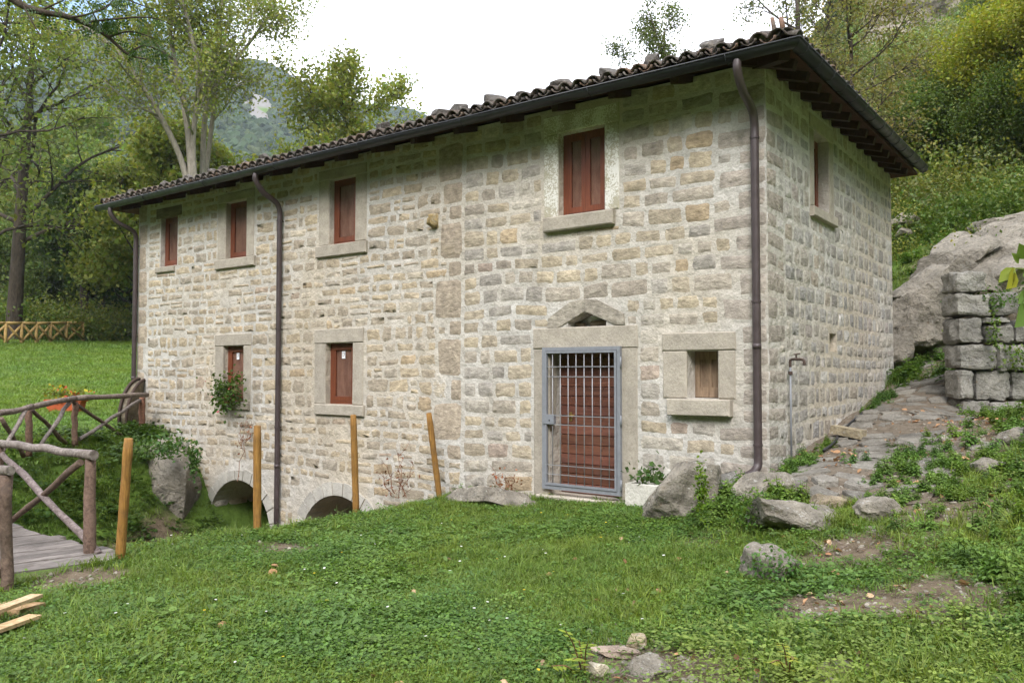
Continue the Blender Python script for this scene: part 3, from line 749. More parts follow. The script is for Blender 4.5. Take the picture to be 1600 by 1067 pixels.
b.box((gi0, -.074, zi0), (gi0+t_, -.034, zi1)); b.box((gi1-t_, -.074, zi0), (gi1, -.034, zi1)); b.box((gi0+t_, -.074, zi1-t_), (gi1-t_, -.034, zi1)); b.box((gi0+t_, -.074, zi0), (gi1-t_, -.034, zi0+t_))
b.build('leaf_frame', M['steel'], gate)
for k in range(8):
    x = gi0+t_+(k+.7)*(gi1-gi0-2*t_)/8.4; b = MB().tube([(x, -.052, zi0+.01), (x, -.052, zi1-.01)], .0062, 8); b.build('bar', M['bar'], gate, True)
for zz in (.22, .34, .87, .99, 1.50, 1.63):
    b = MB(); b.box((gi0+.01, -.066, zz-.005), (gi1-.01, -.0605, zz+.005)); b.build('cross_bar', M['bar'], gate)
b = MB(); b.box((GX0+.03, -.082, .875), (GX0+.20, -.026, 1.0)); b.build('lock_box', M['steel'], gate)
b = MB(); b.tube([(GX0+.13, -.081, .925), (GX0+.13, -.086, .925)], .011); b.build('keyhole', M['ink'], gate)
for zz in (.15, .95, 1.68):
    b = MB().tube([(GX1+.006, -.055, zz-.07), (GX1+.006, -.055, zz+.07)], .012, 8); b.build('hinge', M['steel'], gate, True)
# --- projecting corbel stone
V_, F_, rim = stone_geo(-5.08, -4.94, 3.70, 3.92, .13, 8, .06); MB().add(mapf(V_), F_, (.40, .30, .15), 1.0).build('corbel', M['roofstone'], house, True)

# --- arches with vaults behind them
for (c, cz, r) in ARCH:
    ar = empty('arch', (c, 0, cz), house)
    nv = 13
    for k in range(nv):
        t0 = math.pi*k/nv+.012; t1 = math.pi*(k+1)/nv-.012; ro = r+RNG.uniform(.17, .23); b = MB(); P_ = []
        for (o_, r0, r1) in ((.02, r, ro), (-.30, r, ro)):
            P_ += [(c+r0*math.cos(t0), o_, cz+r0*math.sin(t0)), (c+r1*math.cos(t0), o_, cz+r1*math.sin(t0)), (c+r1*math.cos((t0+t1)/2), o_, cz+r1*math.sin((t0+t1)/2)), (c+r1*math.cos(t1), o_, cz+r1*math.sin(t1)), (c+r0*math.cos(t1), o_, cz+r0*math.sin(t1)), (c+r0*math.cos((t0+t1)/2), o_, cz+r0*math.sin((t0+t1)/2))]
        V_ = mapf(np.array(P_))
        b.poly([[0, 1, 2, 3, 4, 5], [11, 10, 9, 8, 7, 6]]+[[q, 6+q, 6+(q+1) % 6, (q+1) % 6] for q in range(6)], V_, np.array((.44, .42, .375))*RNG.uniform(.9, 1.1))
        b.build('voussoir', M['dressed'], ar)
    b = MB(); P_ = []; Q_ = []
    th = np.linspace(0, math.pi, 15)
    prof_ = [(c+r, -2.6)]+[(c+r*math.cos(t), cz+r*math.sin(t)) for t in th]+[(c-r, -2.6)]
    for yy in (.5, 3.2):
        P_ += [(x, yy, z_) for x, z_ in prof_]
    n = len(prof_); b.poly([[q, q+1, n+q+1, n+q] for q in range(n-1)], np.array(P_), (.35, .32, .26))
    b.build('vault', M['mortar'], ar)
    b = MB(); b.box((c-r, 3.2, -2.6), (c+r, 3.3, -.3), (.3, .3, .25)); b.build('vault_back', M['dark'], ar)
    # coursed stones on the left side wall of the passage
    z = -2.4
    sw = MB()
    while z < cz+.35:
        y = .02; h = rnd.uniform(.16, .26)
        xw = c-math.sqrt(max(.01, r*r-max(0, z+h/2-cz)**2))
        while y < 3.0:
            w_ = rnd.uniform(.25, .5); V_, F_, rim = stone_geo(y+.01, y+w_-.01, z+.01, z+h-.01, .03)
            sw.add(np.stack([xw+V_[:, 1], V_[:, 0], V_[:, 2]], -1), F_, stone_tint()*1.1, 1.0); y += w_
        z += h
    o = sw.build('vault_stone', M['stone'], ar, True); o['kind'] = 'stuff'

# --- roof
EV = 0.5; RX0, RX1, RY0, RY1 = HX0-EV-.02, .43, -EV, HY1+.03; EZ = 4.975; TP = math.tan(math.radians(17)); CP_ = math.cos(math.radians(17)); SP_ = math.sin(math.radians(17))
RYM = (RY0+RY1)/2; RH = (RYM-RY0)*TP; HIP = RYM-RY0
b = MB()
for dz, fl in ((0, 1), (.05, 0)):
    P_ = np.array([(RX0, RY0, EZ+dz), (RX1, RY0, EZ+dz), (RX1, RY1, EZ+dz), (RX0, RY1, EZ+dz), (RX0+HIP, RYM, EZ+RH+dz), (RX1-HIP, RYM, EZ+RH+dz)])
    fs = [[0, 1, 5, 4], [2, 3, 4, 5]]; ft = [[1, 2, 5], [3, 0, 4]]
    if fl: fs = [f[::-1] for f in fs]; ft = [f[::-1] for f in ft]
    b.poly(fs+ft, P_)
P_ = np.array([(RX0, RY0, EZ), (RX1, RY0, EZ), (RX1, RY1, EZ), (RX0, RY1, EZ), (RX0, RY0, EZ+.05), (RX1, RY0, EZ+.05), (RX1, RY1, EZ+.05), (RX0, RY1, EZ+.05)])
b.poly([[0, 1, 5, 4], [1, 2, 6, 5], [2, 3, 7, 6], [3, 0, 4, 7]], P_)
M['soffit'] = m_plain('shaded_soffit_brick', (0.085, 0.042, 0.03), 0.9, 0.15, 0, 0.4, 9, 0.3)  # terracotta colour darkened so that the eave shadow is part of the paint
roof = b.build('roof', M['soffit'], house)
def rafter(p0, p1, w=.05, h=.11):
    p0 = np.array(p0); p1 = np.array(p1); d = nrm(p1-p0); s = nrm(np.cross(d, (0, 0, 1))); n = np.cross(s, d); P_ = []
    for p in (p0, p1):
        for (a, c) in ((-w, -h), (w, -h), (w, -.004), (-w, -.004)): P_.append(p+s*a+n*c)
    return MB().add(np.array(P_), BOXF, (1, 1, 1))
x = RX0+.55
while x < -.3:
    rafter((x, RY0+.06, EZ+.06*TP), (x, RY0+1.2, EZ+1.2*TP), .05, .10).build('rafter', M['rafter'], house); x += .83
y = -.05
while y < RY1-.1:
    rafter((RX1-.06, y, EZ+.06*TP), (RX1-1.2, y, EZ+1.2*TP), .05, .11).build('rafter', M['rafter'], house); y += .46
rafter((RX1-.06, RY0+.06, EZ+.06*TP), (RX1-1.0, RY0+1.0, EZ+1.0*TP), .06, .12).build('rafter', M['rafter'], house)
# wavy terracotta eave tiles showing between side rafters
# --- tiles: shared meshes, two-lipped half barrels with mortar under the eave ends
TCOL = [(.10, .082, .07), (.125, .10, .085), (.08, .07, .062), (.15, .112, .09), (.115, .10, .09), (.19, .13, .095)]
def tile_geo(up, plug, seed):
    r_ = np.random.default_rng(seed); n = 6; Lh = .44; r0, r1 = (.100, .080) if up else (.085, .100); t = .016
    th = np.linspace(math.radians(8), math.radians(172), n+1); P_ = []
    for (yy, r) in ((0, r0), (Lh, r1)):
        for rr in (r, r-t):
            for a in th: P_.append((rr*math.cos(a), yy+r_.normal(0, .004), (rr*math.sin(a) if up else -rr*math.sin(a)*.8)+r_.normal(0, .003)))
    m = n+1; Q_ = []
    for q in range(n):
        Q_ += [[q, 2*m+q, 2*m+q+1, q+1], [m+q, m+q+1, 3*m+q+1, 3*m+q], [q, q+1, m+q+1, m+q], [2*m+q+1, 2*m+q, 3*m+q, 3*m+q+1]]
    Q_ += [[0, m, 3*m, 2*m], [n, 2*m+n, 3*m+n, m+n]]
    tint = np.tile(np.array(TCOL[seed % 6]), (len(P_), 1))
    P_ = np.array(P_); Q_ = np.array(Q_)
    if not up: Q_ = Q_[:, ::-1]
    return P_, Q_, tint
TG = [tile_geo(True, False, s) for s in range(6)]+[tile_geo(False, False, 10+s) for s in range(4)]
TM = [MB().add(P_, Q_, t_).mesh('tile', M['tile'], True) for (P_, Q_, t_) in TG]
tiles = []
def slope_tiles(org, along, inward, length, depth, inset0, inset1):
    """org: eave corner; along/inward: unit horizontal vectors"""
    rows = int(depth/CP_/.34)+1; ncol = int(length/.205)
    up_ = np.array([inward[0]*CP_, inward[1]*CP_, SP_]); nn = np.cross(along, up_); nn = nn if nn[2] > 0 else -nn
    for rr in range(rows):
        dl = rr*.34-.05
        ins = max(0, dl*CP_)
        for c in range(ncol):
            s = (c+.5)*length/ncol
            for kind in (0, 1):
                ss = s+(.5*length/ncol if kind else 0)
                if ss < ins*inset0+.06 or ss > length-ins*inset1-.06: continue
                v = rnd.randint(0, 5) if kind == 0 else 6+rnd.randint(0, 3)
                p = np.array(org)+np.array([*along, 0])[:3]*0
                p = np.array([org[0]+along[0]*ss+up_[0]*dl, org[1]+along[1]*ss+up_[1]*dl, org[2]+up_[2]*dl])+nn*((.075 if kind == 0 else .135)+rnd.uniform(-.008, .01)+(.012 if kind == 0 else 0))
                ax_ = nrm(np.cross(up_, nn)); jit = rnd.gauss(0, .05); tl = rnd.gauss(.05, .03)
                yv = nrm(up_*math.cos(jit)+ax_*math.sin(jit)-nn*tl); xv = nrm(np.cross(yv, nn)); zv = np.cross(xv, yv)
                s_ = rnd.uniform(.95, 1.06)
                m4 = np.eye(4); m4[:3, 0] = xv*s_; m4[:3, 1] = yv*s_; m4[:3, 2] = zv*s_; m4[:3, 3] = p
                w_ = proj(p)[2]; tiles.append(((rr, w_), v, m4))
XV, YV = np.array([1., 0, 0]), np.array([0, 1., 0])
slope_tiles((RX0, RY0, EZ+.03), XV, YV, RX1-RX0, HIP, 1, 1)
nfront = len(tiles)
slope_tiles((RX1, RY0, EZ+.03), YV, -XV, RY1-RY0, HIP, 1, 1)
slope_tiles((RX0, RY0, EZ+.03), YV, XV, RY1-RY0, HIP, 1, 1)
slope_tiles((RX0, RY1, EZ+.03), XV, -YV, RX1-RX0, HIP, 1, 1)
pri = []
for k, (key, v, m4) in enumerate(tiles):
    pri.append((key[0] if k < nfront else key[0]+(2 if m4[0, 3] > -1 else 9), key[1], k))
pri.sort()
sel = {q[2] for q in pri[:300]}
rt = MB()
for k, (key, v, m4) in enumerate(tiles):
    if k in sel:
        o = bpy.data.objects.new('tile', TM[v]); COL.objects.link(o); o.matrix_basis = Matrix(m4.tolist()); o.parent = roof
    else:
        P_, Q_, t_ = TG[v]; rt.add(xf(P_, m4), Q_, t_)
o = rt.build('roof_tiles', M['tile'], roof, True); o['kind'] = 'stuff'
# hip tiles and the broken upright tile at the corner
for (p0, p1) in (((RX1, RY0), (RX1-HIP, RYM)), ((RX1, RY1), (RX1-HIP, RYM)), ((RX0, RY0), (RX0+HIP, RYM)), ((RX0, RY1), (RX0+HIP, RYM)), ((RX0+HIP, RYM), (RX1-HIP, RYM))):
    p0 = np.array([*p0, EZ+(RH if abs(p0[1]-RYM) < .01 else 0)+.09]); p1 = np.array([*p1, EZ+RH+.09]); Ln = np.linalg.norm(p1-p0); d_ = (p1-p0)/Ln
    nt_ = int(Ln/.36); ht = MB()
    xv = nrm(np.cross(d_, (0, 0, 1))); 
    for k in range(nt_):
        v = rnd.randint(0, 5); P_, Q_, t_ = TG[v]; yv = nrm(d_-np.array([0, 0, 1])*.06); zv = np.cross(xv, yv); m4 = np.eye(4)
        m4[:3, 0] = xv*1.15; m4[:3, 1] = yv; m4[:3, 2] = zv*1.1; m4[:3, 3] = p0+d_*(k*.36+.02)+np.array([0, 0, .02]); ht.add(xf(P_, m4), Q_, t_)
    ht.build('hip_tiles', M['tile'], roof, True)
b = MB()
for (a, h_, t_) in ((-.05, .19, .25), (.055, .17, -.2)):
    P_, Q_, _t = TG[1]; m4 = np.array(Matrix.Translation((RX1-.17+a*.8, RY0+.17+a*.5, EZ+.27)) @ Matrix.Rotation(YAW+.4, 4, 'Z') @ Matrix.Rotation(math.radians(78), 4, 'X') @ Matrix.Rotation(t_, 4, 'Y') @ Matrix.Scale(.36, 4)); b.add(xf(P_, m4), Q_, (.20, .125, .09))
b.build('upright_tile', M['tile'], roof, True)
b = MB(); V_, F_, rim = stone_geo(-.2, .2, 0, .17, .1); b.add(xf(V_, np.array(Matrix.Translation((RX1-.22, RY0+.22, EZ+.1)) @ Matrix.Rotation(YAW+.2, 4, 'Z') @ Matrix.Scale(-1, 4, (0, 1, 0)))), F_, (.55, .53, .48)); b.build('mortar_bed', M['mortar'], roof, True)

# --- gutters (half round, open on top) and downpipes
def half_gutter(p0, p1, out, r=.078, mit0=0.0, mit1=0.0, joints=()):
    p0 = np.array(p0, float); p1 = np.array(p1, float); d_ = nrm(p1-p0); out = np.array(out, float); n = 10; b = MB(); P_ = []
    th = np.linspace(0, math.pi, n+1)
    for rr in (r, r-.006):
        for (p, m_) in ((p0, mit0), (p1, mit1)):
            for a in th:
                off = -math.cos(a)*rr; P_.append(p+out*off-np.array([0, 0, 1])*math.sin(a)*rr*1.05+d_*off*m_)
    m = n+1; Q_ = []
    for q in range(n):
        Q_ += [[q, q+1, m+q+1, m+q], [2*m+q, 3*m+q, 3*m+q+1, 2*m+q+1]]
        Q_ += [[q, 2*m+q, 2*m+q+1, q+1], [m+q, m+q+1, 3*m+q+1, 3*m+q]]
    Q_ += [[0, m, 3*m, 2*m], [n, 2*m+n, 3*m+n, m+n]]
    b.add(np.array(P_), np.array(Q_))
    b.tube([p0+out*r*(1+0)+d_*r*mit0, p1+out*r+d_*r*mit1], .011, 8)
    for t in joints:
        c = p0+(p1-p0)*t
        for q in range(n):
            pass
        ring = [c+out*(-math.cos(a)*(r+.004))-np.array([0, 0, 1])*math.sin(a)*(r+.004)*1.05 for a in th]
        b.tube(ring, .006, 5)
    return b
GZ_ = EZ+.025; GO = .085
half_gutter((RX0-.05, RY0-GO, GZ_+.01), (RX1+GO, RY0-GO, GZ_), (0, -1, 0), mit1=1.0, joints=(.13, .27, .41, .55, .69, .83, .95)).build('gutter', M['gutter'], house, True)
half_gutter((RX1+GO, RY0-GO, GZ_), (RX1+GO, RY1+.02, GZ_+.10), (1, 0, 0), mit0=-1.0, joints=tuple(np.linspace(.03, .96, 14))).build('gutter', M['gutter'], house, True)
b = MB(); b.tube([(RX0-.05, RY0-GO, GZ_-.01), (RX0-.06, RY0-GO, GZ_-.01)], .078, 12); b.build('gutter_end', M['gutter'], house)
b = MB(); b.tube([(RX1+GO, RY1+.02, GZ_+.085), (RX1+GO, RY1+.03, GZ_+.085)], .08, 12); b.build('gutter_end', M['gutter'], house)
def bez(P_, n=26):
    P_ = np.array(P_, float); out = []
    for k in range(len(P_)-1):
        p0 = P_[max(0, k-1)]; p1 = P_[k]; p2 = P_[k+1]; p3 = P_[min(len(P_)-1, k+2)]
        for t in np.linspace(0, 1, n, endpoint=False):
            out.append(.5*((2*p1)+(-p0+p2)*t+(2*p0-5*p1+4*p2-p3)*t*t+(-p0+3*p1-3*p2+p3)*t**3))
    out.append(P_[-1]); return np.array(out)
def downpipe(x, zb, elbow=False, xt=None):
    xt = x if xt is None else xt
    top = bez([(xt, RY0-GO, EZ-.03), (xt, RY0-GO, EZ-.16), (xt*.7+x*.3, RY0+.06, EZ-.33), (x, -.16, EZ-.47), (x, -.085, EZ-.62), (x, -.085, EZ-.8)], 6)
    pts = list(top)+[(x, -.085, z_) for z_ in np.linspace(EZ-1.0, zb+(.22 if elbow else 0), 8)]
    dp = MB()
    if elbow: pts += [tuple(q) for q in bez([(x, -.085, zb+.2), (x, -.10, zb+.10), (x-.03, -.17, zb+.03), (x-.07, -.27, zb+.0)], 5)]
    dp.tube(pts, .047, 12)
    o = dp.build('downpipe', M['pipe'], house, True)
    for z_ in ((4.2, 2.35, .75) if elbow else (4.2, 2.3, .6)):
        b = MB(); b.tube([(x, -.085, z_-.012), (x, -.085, z_+.012)], .054, 12); b.box((x-.008, -.05, z_-.01), (x+.008, .004, z_+.01)); b.build('pipe_clamp', M['pipe'], o, False)
    b = MB(); b.tube([(x, -.085, zb+1.4), (x, -.085, zb+1.46)], .051, 12); b.build('pipe_joint', M['pipe'], o, True)
downpipe(-13.36, .0, xt=-13.45); downpipe(-8.58, -1.5); downpipe(-.10, .42, True)

# ------------------------------------------------------------------ rocks
def ico(sub):
    t = (1+5**.5)/2
    V = [(-1, t, 0), (1, t, 0), (-1, -t, 0), (1, -t, 0), (0, -1, t), (0, 1, t), (0, -1, -t), (0, 1, -t), (t, 0, -1), (t, 0, 1), (-t, 0, -1), (-t, 0, 1)]
    V = [np.array(v)/np.linalg.norm(v) for v in V]
    F = [(0, 11, 5), (0, 5, 1), (0, 1, 7), (0, 7, 10), (0, 10, 11), (1, 5, 9), (5, 11, 4), (11, 10, 2), (10, 7, 6), (7, 1, 8), (3, 9, 4), (3, 4, 2), (3, 2, 6), (3, 6, 8), (3, 8, 9), (4, 9, 5), (2, 4, 11), (6, 2, 10), (8, 6, 7), (9, 8, 1)]
    for _ in range(sub):
        c = {}; G = []
        def mid(a, b):
            k = (min(a, b), max(a, b))
            if k not in c:
                m = V[a]+V[b]; V.append(m/np.linalg.norm(m)); c[k] = len(V)-1
            return c[k]
        for a, b_, d in F:
            x, y, z = mid(a, b_), mid(b_, d), mid(d, a); G += [(a, x, z), (b_, y, x), (d, z, y), (x, y, z)]
        F = G
    return np.array(V), np.array(F)
ICO = {k: ico(k) for k in (1, 2, 3, 4, 5)}
def rock_geo(size, seed, sub=3, cuts=9, rough=.05, planes=None, boxy=0.0):
    r_ = np.random.default_rng(seed); V, F = ICO[sub]; V = V.copy()
    if boxy:
        p = 2+6*boxy; k = (np.abs(V)**p).sum(1)**(-1/p); V = V*k[:, None]
    V = V*(1+.18*fbm(V*1.3+seed*3.7, 2, seed)[:, None])
    for q in range(cuts):
        n = nrm(r_.normal(size=3)); d = r_.uniform(.55, .85); s = V@n-d; m = s > 0; V[m] -= np.outer(s[m], n)*r_.uniform(.85, 1.0)
    for (n, d) in (planes or []):
        n = nrm(n); s = V@n-d; m = s > 0; V[m] -= np.outer(s[m], n)*.96
    V = V*np.array(size)
    k = 1/max(.15, max(size)*.5)
    V = V+nrm(V)*(rough*max(size)*fbm(V*k*2.2+seed, 4, seed+9))[:, None]
    return V, F
def rock(name, c, size, seed, label, cat='rock', group=None, rz=0, tilt=(0, 0), mat='rock', tint=(1, 1, 1), sink=.25, kind=None, **kw):
    V, F = rock_geo(size, seed, **kw)
    m4 = Matrix.Rotation(rz, 4, 'Z') @ Matrix.Rotation(tilt[0], 4, 'X') @ Matrix.Rotation(tilt[1], 4, 'Y')
    V = xf(V, np.array(m4)); zb = V[:, 2].min(); V[:, 2] -= zb
    o = MB().add(V, F, tint).build(name, M[mat], None, False)
    z = (gz1(c[0], c[1]) if len(c) < 3 else c[2])-sink*(V[:, 2].max())
    o.location = (c[0], c[1], z); tag(o, label, cat, group, kind); return o

# stones weighing down the roof edge
RS = [(205, -.25), (258, .3), (300, .9), (330, -.2), (350, .2), (385, .6), (412, .3), (545, .2), (590, .4), (598, .0), (640, .3), (663, .2), (690, .25), (715, .15), (770, .5), (812, .2), (880, .4), (955, .9), (1017, .2), (1117, .5)]
ORD = ['first', 'second', 'third', 'fourth', 'fifth', 'sixth', 'seventh', 'eighth', 'ninth', 'tenth', 'eleventh', 'twelfth', 'thirteenth', 'fourteenth', 'fifteenth', 'sixteenth', 'seventeenth', 'eighteenth', 'nineteenth', 'twentieth']
for k, (px, q) in enumerate(RS):
    gy = np.interp(px, [172, 1245], [315, 52]); inw = .10+.12*(k % 3)
    P = front(px, gy, RY0+.32+inw); x = P[0]; yy = RY0+.32+inw
    z = EZ+.03+(yy-RY0)*TP+.165
    big = 1.35 if px in (880, 955, 770, 715, 1117, 690) else 1.0
    rock('roof_stone', (x, yy, z), (.12*big*RNG.uniform(.85, 1.25), .09*big, .062*big*RNG.uniform(.85, 1.3)), 100+k, ORD[k].capitalize()+' dark stone from the bridge end laid along the roof edge tiles',
         'stone', 'stones weighing down the roof edge', rz=rnd.uniform(-.5, .5), tilt=(rnd.uniform(-.1, .4), q*.4), mat='roofstone', tint=(.11, .10, .09), sink=.05, sub=2, cuts=7, rough=.03, boxy=.6)

# ------------------------------------------------------------------ stakes, bridge, rails
for (px0, py0, px1, py1, d, lab) in ((201, 685, 187, 880, 7.5, 'yellow wooden stake leaning beside the footbridge end'), (402, 665, 402, 832, 8.85, 'upright yellow wooden stake in front of the first arch'),
                             (552, 648, 556, 785, 10.6, 'yellow wooden stake in front of the second arch'), (670, 645, 686, 772, 11.55, 'leaning yellow wooden stake against the wall by the dead weeds')):
    p1 = at(px1, py1, d); p0 = at(px0, py0, d-.05); dd = p0-p1
    b = MB(); R_ = .043; pts = [p1-dd*.25]+[p1+dd*t for t in np.linspace(0, 1, 9)]; 
    b.tube(pts, list(R_*RNG.uniform(.94, 1.05, len(pts)-1))+[R_*.86], 14, np.array((1, .97, .93))*RNG.uniform(.82, 1.08)); base = Vector(p1)
    o = b.build('wooden_stake', M['stake'], None, True)
    for q in o.data.vertices: q.co -= base
    o.location = base; tag(o, lab, 'stake', 'wooden stakes along the channel')
    for q in o.data.polygons: q.use_smooth = len(q.vertices) == 4

def crooked(p0, p1, r0, r1, n=7, wob=.02, seed=0, tint=(1, 1, 1), nseg=9):
    r_ = np.random.default_rng(seed); p0 = np.array(p0, float); p1 = np.array(p1, float)
    t = np.linspace(0, 1, n)[:, None]; P_ = p0*(1-t)+p1*t; w = r_.normal(0, wob, (n, 3)); w[0] = w[-1] = 0
    P_ = P_+w; R_ = np.linspace(r0, r1, n)*r_.uniform(.9, 1.1, n)
    return MB().tube(P_, R_, nseg, tint)
def bar(name, mat, parent, *a, **k):
    o = crooked(*a, **k).build(name, M[mat], parent)
    for q in o.data.polygons: q.use_smooth = len(q.vertices) == 4
    return o
DZ = -.17
bridge = tag(empty('footbridge', (-6.8, -5.6, DZ)), 'weathered wooden plank footbridge over the mill channel', 'footbridge')
x = -4.36; k = 0
while x > -10.2:
    w_ = rnd.uniform(.16, .215); b = MB(); y0 = -6.35+rnd.uniform(-.05, .05); y1 = -4.93+rnd.uniform(-.05, .06); t_ = RNG.uniform(.75, 1.2)
    sk = 0.12   # planks lie slightly askew
    V_ = np.array([(x-w_+.012-(.0), y0, DZ-.05), (x, y0, DZ-.05), (x-.0, y1, DZ-.05), (x-w_+.012, y1, DZ-.05), (x-w_+.012, y0, DZ), (x, y0, DZ), (x, y1, DZ), (x-w_+.012, y1, DZ)])
    V_[:, 2] += rnd.uniform(-.008, .008); V_[:, 0] -= (V_[:, 1]+5.1)*(-.28)*1.0
    V_ += RNG.uniform(-.006, .006, V_.shape)
    b.add(V_, BOXF, (t_, t_*.98, t_*.96)); b.build('plank', M['deck'], bridge); x -= w_
for yb in (-6.2, -5.05):
    b = MB(); b.tube([(-4.5 if yb > -6 else -4.2, yb, DZ-.15), (-10.3, yb, DZ-.15)], .09, 8, (.6, .5, .45)); b.build('beam', M['greywood'], bridge)
b = MB(); P0 = np.array((-4.33, -5.0, DZ-.10)); P1 = np.array((-4.70, -6.4, DZ-.10))
b.tube([P0+(P0-P1)*.03, (P0+P1)/2+np.array([.02, 0, .01]), P1], [.06, .065, .06], 7, (.75, .7, .65)); b.build('end_sill', M['greywood'], bridge)

nr = tag(empty('bridge_railing', (-4.95, -5.03, DZ)), 'grey rustic pole railing along the far side of the footbridge', 'railing')
A_ = at(140, 866, 7.75); RYl = A_[1]
bar('post', 'brownwood', nr, (A_[0], RYl, DZ-.3), (A_[0]-.02, RYl, DZ+.95), .054, .05, seed=1, wob=.008, tint=(1.2, 1.15, 1.15))
bar('post', 'brownwood', nr, (A_[0]-2.1, RYl, DZ-.3), (A_[0]-2.1, RYl, DZ+.95), .06, .055, seed=2, wob=.01)
bar('post', 'brownwood', nr, (A_[0]-4.2, RYl, DZ-.3), (A_[0]-4.2, RYl, DZ+.95), .06, .055, seed=3, wob=.01)
TR = at(147, 711, 7.7); TL = at(-30, 688, 9.4)
bar('top_rail', 'greywood', nr, TR, TL, .044, .04, seed=4, wob=.007, n=9)
bar('top_rail', 'greywood', nr, TL, (A_[0]-5.2, RYl, DZ+1.0), .05, .05, seed=41, wob=.007, n=9)
bar('brace', 'greywood', nr, at(155, 866, 7.75), at(-14, 690, 9.2), .036, .034, seed=5, wob=.010, tint=(.85, .8, .85))
bar('brace', 'brownwood', nr, at(126, 722, 7.8), at(8, 822, 9.2), .034, .032, seed=6, wob=.010)
nr2 = tag(empty('bridge_railing', (-4.1, -6.15, DZ)), 'brown railing post and pole at the near side of the footbridge', 'railing')
B_ = at(12, 905, 6.55)
bar('post', 'brownwood', nr2, (B_[0], B_[1], DZ-.3), at(10, 742, 6.55), .052, .048, seed=7, wob=.008)
bar('top_rail', 'greywood', nr2, at(17, 735, 6.5), at(-150, 722, 7.9), .042, .04, seed=8, wob=.012)
bar('brace', 'brownwood', nr2, at(5, 895, 6.6), at(-170, 735, 7.9), .045, .042, seed=9)
r2 = tag(empty('meadow_railing', (-11.8, -2, .3)), 'crossed pole railing from the footbridge up to the house wall', 'railing')
q1 = (222, 618, 683, 16.2); q2 = (117, 625, 690, 14.2); q3 = (45, 638, 705, 12.9); q4 = (-40, 655, 735, 11.6)
for k, (x_, yt, yb, d) in enumerate((q1, q2, q3, q4)):
    bar('post', 'brownwood', r2, at(x_, yb+8, d), at(x_, yt+3, d), .06 if k == 0 else .054, .057 if k == 0 else .05, seed=20+k, wob=.006, tint=(1.7, 1.2, 1.0) if k == 0 else (1.3, 1.15, 1.05))
for k, (a, c) in enumerate((((230, 617, 16.2), (113, 623, 14.15)), ((118, 622, 14.15), (42, 637, 12.9)), ((50, 635, 12.85), (-45, 655, 11.6)))):
    bar('top_rail', 'greywood', r2, at(*a), at(*c), .046, .048, seed=30+k, wob=.007, tint=(.85, .8, .75))
for k, (a, c, mt) in enumerate((((197, 685, 15.7), (113, 627, 14.1), 'brownwood'), ((221, 624, 16.2), (124, 686, 14.3), 'greywood'), ((103, 692, 13.9), (50, 640, 12.9), 'brownwood'), ((108, 630, 14.0), (64, 695, 13.0), 'greywood'), ((37, 713, 12.6), (2, 653, 12.0), 'brownwood'), ((40, 640, 12.7), (4, 705, 11.9), 'greywood'))):
    bar('brace', mt, r2, at(*a), at(*c), .034, .032, seed=40+k, wob=.008)

# pallet beside the bridge
pal = tag(empty('pallet', (-3.3, -6.6, -.1)), 'broken pale wooden pallet on the grass beside the footbridge', 'pallet')
def slat(px0, py0, d0, px1, py1, d1, w, h, nm='slat', tint=(1, 1, 1)):
    p0, p1 = at(px0, py0, d0), at(px1, py1, d1); d_ = nrm(p1-p0); s_ = nrm(np.cross(d_, (0, 0, 1))); n_ = np.cross(s_, d_); P_ = []
    for p in (p0, p1):
        for (a, c) in ((-w, -h), (w, -h), (w, h), (-w, h)): P_.append(p+s_*a+n_*c)
    MB().add(np.array(P_), BOXF, tint).build(nm, M['pallet'], pal)
slat(58, 930, 5.85, -90, 985, 5.0, .045, .012); slat(55, 962, 5.6, -60, 1003, 5.0, .05, .012, tint=(1.15, 1.1, 1)); slat(62, 950, 6.0, 20, 962, 5.75, .05, .045, 'block', (.7, .62, .55))
slat(20, 940, 6.2, -90, 975, 5.3, .045, .012, tint=(.9, .85, .8)); slat(22, 972, 5.9, -70, 1010, 5.1, .05, .012, tint=(.8, .7, .6)); slat(-5, 958, 5.7, -50, 980, 5.4, .05, .045, 'block', (.8, .7, .6))

# ------------------------------------------------------------------ things by the meadow side
ms = tag(empty('millstone', (-13.9, .3, .4)), 'large round millstone with iron rim leaning by the house corner', 'millstone')
c0 = at(216, 640, 16.9); axis = nrm(np.array([-.80, -.58, .12])); R0 = .66
def disc(c, ax, r, t, n=28, tint=(1, 1, 1)):
    b = MB(); b.tube([c-ax*t/2, c-ax*t/2*.98, c+ax*t/2*.98, c+ax*t/2], [r*.97, r, r, r*.97], n, tint); return b
disc(c0, axis, R0-.05, .17, tint=(.8, .75, .65)).build('stone_disc', M['rock'], ms)
u_ = nrm(np.cross(axis, (0, 0, 1))); v_ = np.cross(axis, u_)
for off in (-.075, .075):
    ring = [c0+axis*off+(u_*math.cos(a)+v_*math.sin(a))*(R0-.02) for a in np.linspace(0, 2*math.pi, 33)]
    MB().tube(ring, .032, 7, (1, 1, 1), False).build('iron_rim', M['iron'], ms, True)
disc(c0-axis*.1, axis, .1, .04, 14, (.5, .5, .5)).build('hub', M['iron'], ms)

